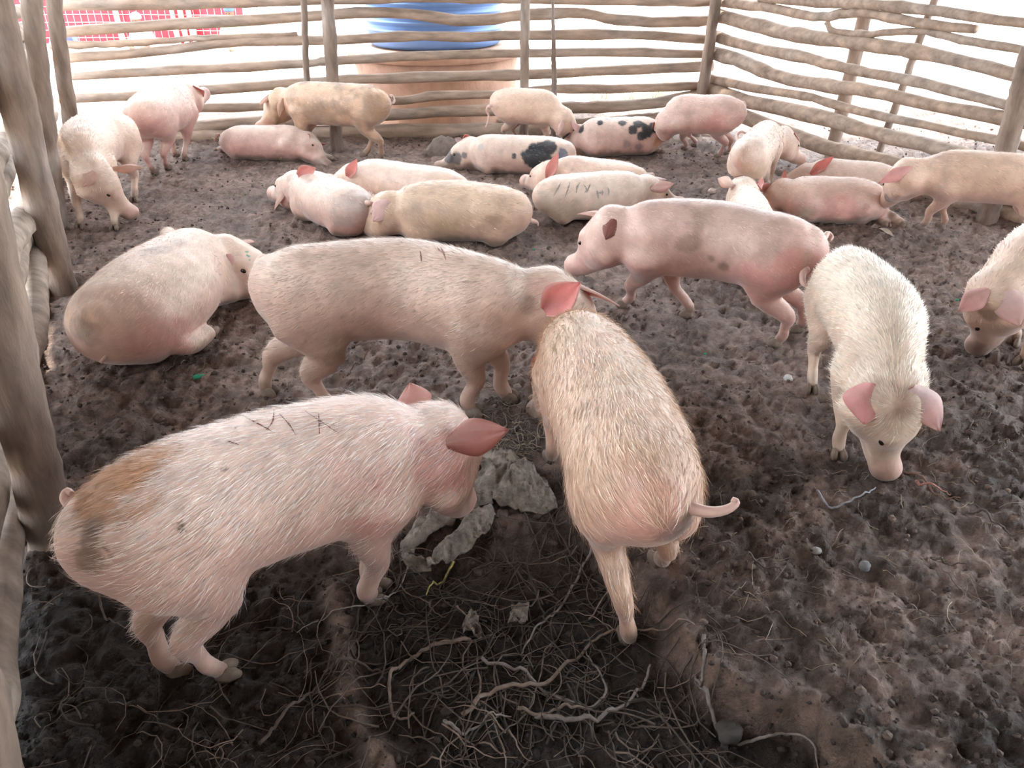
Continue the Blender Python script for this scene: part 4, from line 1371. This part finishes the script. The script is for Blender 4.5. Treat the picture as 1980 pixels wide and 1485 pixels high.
hollow = [(640, 1110), (760, 1040), (900, 1110), (1080, 1000), (1180, 1060), (1240, 1150), (1290, 1280), (1340, 1360), (1420, 1485), (1300, 1485), (760, 1485), (690, 1330)]
tangle('root_tangle', 'dense tangle of dark roots filling the hollow in the foreground', 'roots', hollow, 350, (.08, .42), (.0012, .0032), [(.10, .075, .06), RD, (.06, .045, .036), (.08, .06, .05), (.05, .04, .034), RB], 61, lift=.035)
tangle('root_tangle', 'small tangle of roots and straw beside the head of the scratched pig', 'roots', [(900, 790), (1010, 770), (1045, 850), (1030, 920), (950, 880), (860, 800)], 130, (.06, .18), (.0012, .0026), [RB, RG, (.28, .23, .17)], 62, lift=.03)
tangle('root_litter', 'scattered dark roots over the wet soil at the bottom left', 'roots', [(90, 1130), (300, 1250), (620, 1130), (650, 1300), (720, 1480), (60, 1480)], 90, (.08, .30), (.0010, .0024), [RD, RB, (.07, .055, .045)], 63, lift=.02)
tangle('straw_litter', 'short bits of straw and rootlets trodden into the floor', 'straw', [(150, 420), (600, 320), (1340, 300), (1700, 430), (1980, 480), (1980, 1300), (1420, 1280), (1100, 900), (560, 760), (300, 760)], 900, (.03, .13), (.0008, .0018), [(.34, .26, .19), (.24, .17, .13), (.13, .09, .07), (.40, .33, .26)], 64, seg=3, npt=6, lift=.012, bend=.5)


# clods of soil
def clods():
    q = np.random.default_rng(77)
    N = 16000
    Y = 0.9 + 6.3 * q.random(N) ** 1.35
    X = (q.random(N) * 2 - 1) * (0.95 + 0.62 * Y) + 0.1 * Y
    dens = fbm(np.column_stack([X, Y]), 3, 3, 9)
    keep = dens > 0.40
    X, Y = X[keep], Y[keep]
    N = len(X)
    base, fb = ellipsoid(np.zeros(3), np.eye(3), (1, 1, 0.7), 3, 6)
    r = 0.0025 + 0.010 * q.random(N) ** 3.5
    z = gz_arr(np.column_stack([X, Y]))
    nv = len(base)
    V = base[None] * (1 + 0.25 * q.standard_normal((N, nv, 1))) * r[:, None, None] * q.uniform(0.7, 1.3, (N, 1, 3))
    V = V + np.column_stack([X, Y, z + r * 0.25])[:, None, :]
    fb = np.array(fb)
    Fq = (fb[None] + (np.arange(N) * nv)[:, None, None]).reshape(-1, 4)
    sd, ridge, near, pit, edge = ground_masks(np.column_stack([X, Y]))
    wet = np.clip(sstep(2.1, 1.3, Y) * sstep(0.05, -0.05, sd) + 0.5 * sstep(1.5, 1.0, Y), 0, 1)[:, None]
    c = np.array([0.17, 0.118, 0.095]) * (1 - wet) + np.array([0.05, 0.036, 0.03]) * wet
    c = c * q.uniform(0.4, 1.1, (N, 1))
    o = mesh_obj('soil_clods', V.reshape(-1, 3), Fq, M_STONE, None, True, np.repeat(c, nv, 0))
    tag(o, 'loose crumbs and clods of brown soil scattered over the floor', 'soil', None, 'stuff')


clods()


def lump(name, label, cat, c, r, colr, seed, group=None, mat=None, rough=.35, n=10, m=14):
    v, f = ellipsoid(np.zeros(3), np.eye(3), (1, 1, 1), n, m)
    v = v * (1 + rough * (fbm(v + seed, 1.6, 3, seed)[:, None] - 0.5) * 2)
    v = v * np.asarray(r) + np.asarray(c)
    return tag(mesh_obj(name, v, f, mat or M_STONE, None, True, np.tile(np.asarray(colr), (len(v), 1))), label, cat, group)


lump('dirt_mound', 'grey heap of dirt in front of the dark head at the back', 'dirt', G(862, 296), (.15, .12, .13), (.20, .155, .13), 3, n=14, m=20)
lump('dirt_mound', 'small mound of brown dirt between the two spotted pigs', 'dirt', G(1130, 298), (.12, .08, .07), (.26, .18, .13), 4, n=14, m=20)
lump('stone', 'whitish pebble left of the hind hoof of the lop-eared pig', 'stone', G(1524, 732, .008), (.018, .022, .013), (.55, .53, .50), 5)
lump('stone', 'pinkish stone left of the raised white head', 'stone', G(1378, 370, .01), (.035, .025, .02), (.60, .48, .42), 6)
lump('stone', 'grey round stone on the open soil at the lower right', 'stone', G(1672, 1095, .012), (.016, .016, .016), (.20, .20, .21), 7)
lump('stone', 'dark stone among the roots at the bottom right', 'stone', G(1415, 1418, .02), (.030, .028, .022), (.06, .055, .05), 8, rough=.8)
lump('stone', 'small grey stone on the ledge at lower right', 'stone', G(1578, 1065, .008), (.016, .013, .01), (.33, .31, .30), 9)
lump('stone', 'reddish stone just beyond the sack', 'stone', G(1030, 770, .01), (.018, .02, .013), (.34, .22, .17), 10)
lump('stone', 'pale stone beside the front hoof of the walking pig', 'stone', G(1000, 748, .01), (.016, .014, .012), (.34, .29, .25), 12)


def leaf(label, px, py, L, ang, colr, seed):
    p = G(px, py)
    t = np.linspace(0, 1, 9); V = []; F = []
    for layer in (0, 1):
        for i in t:
            w = L * 0.26 * math.sin(math.pi * min(1, i * 0.95 + 0.04)) + 0.001
            for v in (-1, -0.5, 0, 0.5, 1):
                x = (i - 0.5) * L; y = v * w
                z = 0.012 + 0.35 * w * v * v + 0.010 * math.sin(i * 4 + seed) - layer * 0.0015
                V.append((p[0] + x * math.cos(ang) - y * math.sin(ang), p[1] + x * math.sin(ang) + y * math.cos(ang), p[2] + z + 0.008))
    for l in (0, 1):
        o = l * 45
        for i in range(8):
            for j in range(4):
                a = o + i * 5 + j
                F.append((a, a + 1, a + 6, a + 5) if not l else (a, a + 5, a + 6, a + 1))
    tag(mesh_obj('dry_leaf', V, F, M_STONE, None, True, np.tile(np.asarray(colr), (len(V), 1))), label, 'leaf')


leaf('curled dry brown leaf in front of the tan pig at the right fence', 1712, 456, .10, -.9, (.42, .33, .27), 1)
leaf('dry brown leaf on the soil between sleeping pigs near the right corner', 1205, 318, .10, .3, (.45, .36, .28), 2)
leaf('small dark dry leaf below the feet of the sprawled pig', 1690, 445, .07, 1.2, (.22, .16, .13), 3)
for lb, x, y, L in (('tiny green plastic scrap on the floor near the fat lying pig', 383, 728, .045), ('tiny green scrap on the soil below the side-on pig', 1363, 684, .014),
                    ('tiny green scrap beyond the shoulder of the walking pig', 1032, 482, .012), ('tiny green scrap at the right near the edge pig', 1851, 580, .016)):
    lump('plastic_scrap', lb, 'scrap', G(x, y, .006), (L * .6, L * .4, .004), (.02, .30, .17), int(x), n=5, m=7, rough=.5)


# ------------------------------------------------------------------ crumpled sack
def ridged(P, s, seed):
    return 1 - np.abs(2 * fbm(P, s, 3, seed) - 1) * 1.8


def sack():
    c = G(990, 955)
    root = thing('torn_sack', 'crumpled muddy grey woven sack lying beside the scratched pig\'s snout', 'sack', c)
    # heap
    out = [G(*p)[:2] for p in [(1078, 990), (1040, 1000), (1000, 992), (950, 978), (915, 960), (885, 935), (910, 910), (940, 905), (960, 886), (990, 884), (1020, 915), (1052, 935), (1065, 960)]]
    cen = G(985, 950)[:2]
    nr, na = 34, 120
    O = catmull(out + [out[0]], na)[:na]
    V = []
    for i in range(nr + 1):
        t = i / nr
        for a in range(na):
            p = cen + (O[a] - cen) * t
            V.append([p[0], p[1], t])
    V = np.array(V)
    P2 = V[:, :2]
    th = np.arctan2(P2[:, 1] - cen[1], P2[:, 0] - cen[0])
    f1 = ridged(P2, 9, 91); f2 = ridged(P2, 24, 92)
    fold = np.sin(th * 7 + 6 * fbm(P2, 8, 2, 95)) * V[:, 2] * (1 - V[:, 2]) * 0.030
    z = 0.085 * (1 - V[:, 2] ** 2.2) + (f1 - 0.5) * 0.045 * (1 - V[:, 2] ** 4) + (f2 - 0.5) * 0.030 + (ridged(P2, 55, 93) - 0.5) * 0.010 + fold
    V3 = np.column_stack([P2, gz_arr(P2, False) + np.maximum(z, 0.0) + 0.012 + 0.012 * np.sin(th * 5) ** 2 * V[:, 2]])
    V3b = V3.copy(); V3b[:, 2] -= 0.006
    F = []
    n = len(V3)
    for i in range(nr):
        for a in range(na):
            b = (a + 1) % na
            F.append((i * na + a, (i + 1) * na + a, (i + 1) * na + b, i * na + b))
            F.append((n + i * na + a, n + i * na + b, n + (i + 1) * na + b, n + (i + 1) * na + a))
    for a in range(na):
        b = (a + 1) % na
        F.append((nr * na + a, n + nr * na + a, n + nr * na + b, nr * na + b))
    mesh_obj('sack_body', np.vstack([V3, V3b]), F, M_SACK, root)

    def ribbon(pl, ws, seed, name):
        Cp = catmull([list(G(*p)) + [w] for p, w in zip(pl, ws)], 60)
        P, Wd = Cp[:, :3], Cp[:, 3]
        T = np.gradient(P[:, :2], axis=0); T /= np.linalg.norm(T, axis=1)[:, None]
        S = np.column_stack([-T[:, 1], T[:, 0]])
        m = 22
        V = []
        for i in range(len(P)):
            for j in range(m):
                v = 2 * j / (m - 1) - 1
                xy = P[i, :2] + S[i] * v * Wd[i]
                V.append([xy[0], xy[1], (1 - v * v)])
        V = np.array(V)
        zz = V[:, 2] * 0.022 + (ridged(V[:, :2], 22, seed) - 0.4) * 0.030 + (ridged(V[:, :2], 50, seed + 1) - 0.5) * 0.010
        V3 = np.column_stack([V[:, :2], gz_arr(V[:, :2], False) + 0.016 + np.maximum(zz, -0.004)])
        Vb = V3.copy(); Vb[:, 2] -= 0.005
        n = len(V3); F = []
        for i in range(len(P) - 1):
            for j in range(m - 1):
                a = i * m + j
                F.append((a, a + 1, a + m + 1, a + m)); F.append((n + a, n + a + m, n + a + m + 1, n + a + 1))
            a = i * m
            F.append((a, a + m, n + a + m, n + a)); a = i * m + m - 1
            F.append((a, n + a, n + a + m, a + m))
        mesh_obj(name, np.vstack([V3, Vb]), F, M_SACK, root)
    ribbon([(945, 965), (895, 985), (850, 1012), (806, 1045), (788, 1078), (800, 1100), (835, 1103)], [.035, .035, .034, .030, .022, .018, .012], 201, 'torn_flap')
    ribbon([(950, 992), (925, 1018), (895, 1050), (860, 1080), (825, 1106)], [.020, .038, .034, .026, .010], 211, 'torn_flap')


sack()


def scrap_rag(label, pts, seed, size):
    mb = MB()
    q = np.random.default_rng(seed)
    c = G(*pts)
    n = 16
    X, Y = np.meshgrid(np.linspace(-1, 1, n), np.linspace(-1, 1, n))
    P = np.column_stack([X.ravel() * size * 0.7, Y.ravel() * size]) + c[:2]
    z = gz_arr(P, False) + 0.02 + (ridged(P, 40, seed) - 0.3) * 0.03
    V = np.column_stack([P + (np.column_stack([fbm(P, 30, 2, seed), fbm(P, 30, 2, seed + 4)]) - .5) * size * 1.1, z])
    Vb = V.copy(); Vb[:, 2] -= 0.003
    F = []
    for i in range(n - 1):
        for j in range(n - 1):
            a = i * n + j
            F.append((a, a + 1, a + n + 1, a + n)); F.append((n * n + a, n * n + a + n, n * n + a + n + 1, n * n + a + 1))
    mb.add(V, F[::2]); mb.V[-1] = V
    o = mesh_obj('rag', np.vstack([V, Vb]), F, M_SACK)
    tag(o, label, 'rag')


scrap_rag('small crumpled grey rag in the middle of the root tangle', (912, 1222), 31, .035)
scrap_rag('twisted grey rag right of the small rag among the roots', (1000, 1200), 33, .032)

# ------------------------------------------------------------------ outside: tank on a round base, red tarp and net, people, poles, rubble, grass
M_TANK = col_mat('faded_blue_tank', 0.5, attr=False, base=(0.13, 0.25, 0.52), vscale=3, var=.15)
M_CLAY = col_mat('plastered_clay_base', 0.9, attr=False, base=(0.42, 0.27, 0.20), vscale=5, bump=(12, .6, .02))
M_TARP = col_mat('red_tarpaulin', 0.6, attr=False, base=(0.42, 0.03, 0.05), vscale=2, var=.1)
M_NET = col_mat('pale_net_cord', 0.8, attr=False, base=(0.85, 0.62, 0.58), var=.1)
M_PLAIN = col_mat('painted_cloth', 0.8, var=.15, vscale=10)

tc = G(835, 252); tc = np.array([tc[0], tc[1] + 0.78, -0.06])


def lathe(prof, c, seg=64):
    V = []; F = []
    for r, z in prof:
        for a in range(seg):
            t = 2 * math.pi * a / seg
            V.append((c[0] + r * math.cos(t), c[1] + r * math.sin(t), c[2] + z))
    for i in range(len(prof) - 1):
        for a in range(seg):
            b = (a + 1) % seg
            F.append((i * seg + a, i * seg + b, (i + 1) * seg + b, (i + 1) * seg + a))
    F.append(tuple(range(seg))[::-1]); F.append(tuple((len(prof) - 1) * seg + a for a in range(seg)))
    return V, F


base_t = thing('tank_stand', 'round reddish clay and stone stand under the blue tank', 'stand', tc)
V, F = lathe([(0.80, -0.1), (0.78, 0.1), (0.77, 0.45), (0.79, 0.58), (0.74, 0.62), (0.2, 0.63)], tc)
mesh_obj('plinth', V, F, M_CLAY, base_t)
V, F = lathe([(0.80, 0.60), (0.84, 0.61), (0.84, 0.68), (0.80, 0.69)], tc)
mesh_obj('rim', V, F, M_CLAY, base_t)
tank = thing('water_tank', 'blue ribbed water tank standing outside the back fence', 'tank', tc + np.array([0, 0, 0.69]))
prof = [(0.60, 0.70), (0.635, 0.73)]
z = 0.82
prof.append((0.64, 0.82))
while z < 2.0:
    prof += [(0.635, z), (0.67, z + 0.022), (0.67, z + 0.034), (0.635, z + 0.056)]
    z += 0.075
prof += [(0.60, z + 0.04), (0.30, z + 0.16), (0.28, z + 0.2)]
V, F = lathe(prof, tc)
mesh_obj('tank_wall', V, F, M_TANK, tank)
V, F = lathe([(0.30, z + 0.19), (0.31, z + 0.25), (0.05, z + 0.27)], tc, 32)
mesh_obj('lid', V, F, M_TANK, tank)

# red tarp wall with net in front
ta, tb = WY(60, 64, 14.2), WY(474, 62, 14.2)
tarp = thing('tarp_screen', 'red tarpaulin screen covered with pale square netting beyond the back fence', 'screen', (ta + tb) / 2 * np.array([1, 1, 0]))
x0, x1, yy, zb = ta[0] - 1.2, tb[0], 14.2, min(ta[2], tb[2])
nx = 80; V = []; F = []
for layer in (0, 0.02):
    for zz in (zb - .25, zb + 1.5):
        for i in range(nx):
            x = x0 + (x1 - x0) * i / (nx - 1)
            V.append((x, yy + layer + 0.03 * math.sin(i * 0.9), zz))
for i in range(nx - 1):
    F += [(i, i + 1, nx + i + 1, nx + i), (2 * nx + i, 3 * nx + i, 3 * nx + i + 1, 2 * nx + i + 1)]
mesh_obj('tarpaulin', V, F, M_TARP, tarp)
mb = MB()
x = x0
while x < x1:
    v, f = tube([(x, yy - .08, zb - .2), (x + .02, yy - .08, zb + .6), (x, yy - .08, zb + 1.5)], .005, 4); mb.add(v, f); x += 0.12
zz = zb - .2
while zz < zb + 1.5:
    v, f = tube([(x0, yy - .085, zz), ((x0 + x1) / 2, yy - .085, zz + .02), (x1, yy - .085, zz)], .005, 4); mb.add(v, f); zz += 0.12
o = mb.build('netting', M_NET, tarp); o['kind'] = 'stuff'
for px_, r in ((232, .045), (340, .04), (356, .045), (372, .04), (500, .05), (520, .03)):
    p = WY(px_, 60, 14.0)
    log('post', [(p[0], yy - .16, -.2), (p[0] - .02, yy - .16, .8), (p[0], yy - .16, 1.9)], [r, r, r * .9], tarp, int(px_) + 900, n=10, base=(.55, .5, .45))


def person(label, px_, top_py, Y, sc, shirt, cap, seed, skirt=(.7, .64, .56)):
    """crouching figure seen from the front, arms on the knees"""
    q = WY(px_, top_py, Y)
    x, zt = q[0], q[2]
    g = zt - 0.98 * sc
    b = np.array([x, Y, g])
    r = thing('person', label, 'person', b)
    S = SDF(b - np.array([.45, .55, .1]) * sc, b + np.array([.45, .45, 1.15]) * sc, 0.022 * sc)
    A = lambda dx, dy, dz, rw, rh: [b[0] + dx * sc, b[1] + dy * sc, b[2] + dz * sc, rw * sc, rh * sc]
    u = np.array([0, -1.0, 0])
    S.chain([A(0, .10, .22, .17, .14), A(0, .05, .40, .15, .12), A(0, -.03, .60, .18, .11), A(0, -.07, .70, .10, .08)], u, .04, 10)
    S.chain([A(0, -.08, .72, .05, .05), A(0, -.11, .80, .05, .055)], u, .02, 3)
    S.chain([A(0, -.13, .82, .072, .085), A(0, -.12, .91, .078, .095)], u, .03, 4)
    S.chain([A(0, -.215, .84, .012, .018), A(0, -.225, .815, .018, .016)], u, .015, 2)
    for sg in (1, -1):
        S.chain([A(sg * .17, -.03, .64, .055, .055), A(sg * .24, -.10, .44, .042, .042), A(sg * .14, -.30, .42, .032, .032), A(sg * .06, -.34, .41, .03, .04)], u, .03, 9)
        S.chain([A(sg * .10, .08, .20, .09, .09), A(sg * .15, -.26, .40, .07, .07), A(sg * .14, -.14, .06, .045, .045), A(sg * .14, -.26, .02, .035, .035)], u, .03, 12)
        S.chain([A(sg * .08, -.12, .85, .012, .022), A(sg * .085, -.11, .87, .01, .02)], u, .01, 2)
        for k in range(4):
            S.chain([A(sg * (.05 - .02 * k), -.36, .41 + .0 * k, .011, .011), A(sg * (.03 - .02 * k), -.40, .395 - .004 * k, .009, .009)], u, .006, 2)
    V, Q = S.mesh(); V = smooth_mesh(V, Q, 1)
    rel = (V - b) / sc
    c = np.tile(np.array([.13, .07, .045]), (len(V), 1))
    c[(rel[:, 2] < .69) & (rel[:, 2] > .30) & (np.abs(rel[:, 0]) < .30) & (rel[:, 1] > -.24)] = shirt
    c[(rel[:, 2] <= .42) & (rel[:, 2] > .06) & ((rel[:, 1] > -.33)) & (np.abs(rel[:, 0]) < .24)] = skirt
    mesh_obj('body', V, Q, M_PLAIN, r, True, c)
    v, f = ellipsoid(b + np.array([0, -.115, .93]) * sc, np.eye(3), (.095 * sc, .115 * sc, .085 * sc), 8, 12)
    v[:, 2] = np.maximum(v[:, 2], b[2] + .90 * sc)
    mesh_obj('cap' if cap[2] > .3 and cap[0] < .5 else 'headscarf', v, f, M_PLAIN, r, True, np.tile(np.array(cap), (len(v), 1)))
    for sg in (1, -1):
        v, f = ellipsoid(b + np.array([sg * .03, -.215, .865]) * sc, np.eye(3), (.010 * sc,) * 3, 4, 6)
        mesh_obj('eye', v, f, M_EYE, r)


person('crouching person in a blue cap and light green shirt before the red screen', 445, 11, 13.2, .85, (.50, .68, .30), (.06, .12, .50), 1)
person('crouching person in a white headscarf and white shirt before the red screen', 266, 26, 13.2, .85, (.80, .78, .76), (.85, .84, .82), 2)
person('crouching person in blue at the far left end of the red screen', 112, 24, 13.2, .85, (.12, .15, .50), (.10, .12, .45), 3)

pole_c = (.62, .58, .55)
for k, px_ in enumerate((478, 492, 530, 552, 565)):
    p = WY(px_, 66, 11.5)
    rt_ = thing('yard_pole', '%s grey pole standing in the yard right of the red screen' % ['leftmost', 'second', 'third', 'fourth', 'rightmost'][k], 'pole', (p[0], 11.5, -.06))
    log('pole', [(p[0], 11.5, -.2), (p[0] + .03, 11.5, 1.0), (p[0] + .02, 11.5, 2.2)], [.035, .032, .028], rt_, 700 + k, n=10, base=pole_c)

# rubble and litter along the outside of the back fence
q = np.random.default_rng(5)
for k in range(26):
    px_ = 745 + k * 9.3 + q.uniform(-4, 4)
    p = G(px_, 238 + q.uniform(-4, 5))
    rr_ = q.uniform(.02, .05)
    lump('stone', 'pale stones along the outside foot of the back fence', 'stone', p + np.array([0, .12, .02]), (rr_ * 1.3, rr_, rr_ * .8), (.62, .50, .42) if k % 3 else (.70, .68, .66), 40 + k, group='pale stones outside the back fence', n=6, m=8)


def grass(name, label, spots, n, h, cols, seed):
    q = np.random.default_rng(seed); mb = MB()
    for (x, y, rad) in spots:
        for _ in range(n):
            a = q.uniform(0, 6.28); d = rad * math.sqrt(q.random())
            p = np.array([x + d * math.cos(a), y + d * math.sin(a), -.08])
            hh = h * q.uniform(.5, 1.2); l = q.normal(0, .35, 2) * hh
            w = 0.004; s_ = np.array([math.cos(a), math.sin(a), 0]) * w
            m_ = p + np.array([l[0] * .4, l[1] * .4, hh * .6]); t = p + np.array([l[0], l[1], hh])
            mb.add([p - s_, p + s_, m_ + s_ * .7, m_ - s_ * .7, t], [(0, 1, 2, 3), (3, 2, 4)], np.array(cols[q.integers(len(cols))]))
    tag(mb.build(name, M_PLAIN, None, False), label, 'grass', None, 'stuff')


sp = []
for px_, py_, rad in ((1150, 150, .35), (1170, 145, .3), (1120, 160, .3), (1210, 190, .4), (1260, 195, .3), (1330, 180, .4), (1040, 165, .4), (930, 120, .5), (1000, 118, .5), (1180, 90, .6), (1240, 85, .5), (1220, 60, .5), (1300, 120, .4)):
    p = W(px_, py_, -.06); sp.append((p[0], max(p[1], 7.9), rad))
grass('dry_grass', 'sparse dry grass tufts in the yard beyond the back fence', sp, 150, .16, [(.45, .42, .28), (.55, .48, .34), (.30, .36, .18), (.62, .55, .42)], 8)
sp = []
for px_, py_, rad in ((1880, 150, .5), (1930, 190, .4), (1850, 230, .4), (1760, 210, .3), (1900, 250, .3), (1720, 290, .2), (1960, 160, .5)):
    p = W(px_, py_, -.06); sp.append((p[0], p[1], rad))
grass('dry_grass', 'thin dry grass in the bright yard beyond the right fence', sp, 60, .07, [(.55, .48, .38), (.62, .55, .42)], 9)
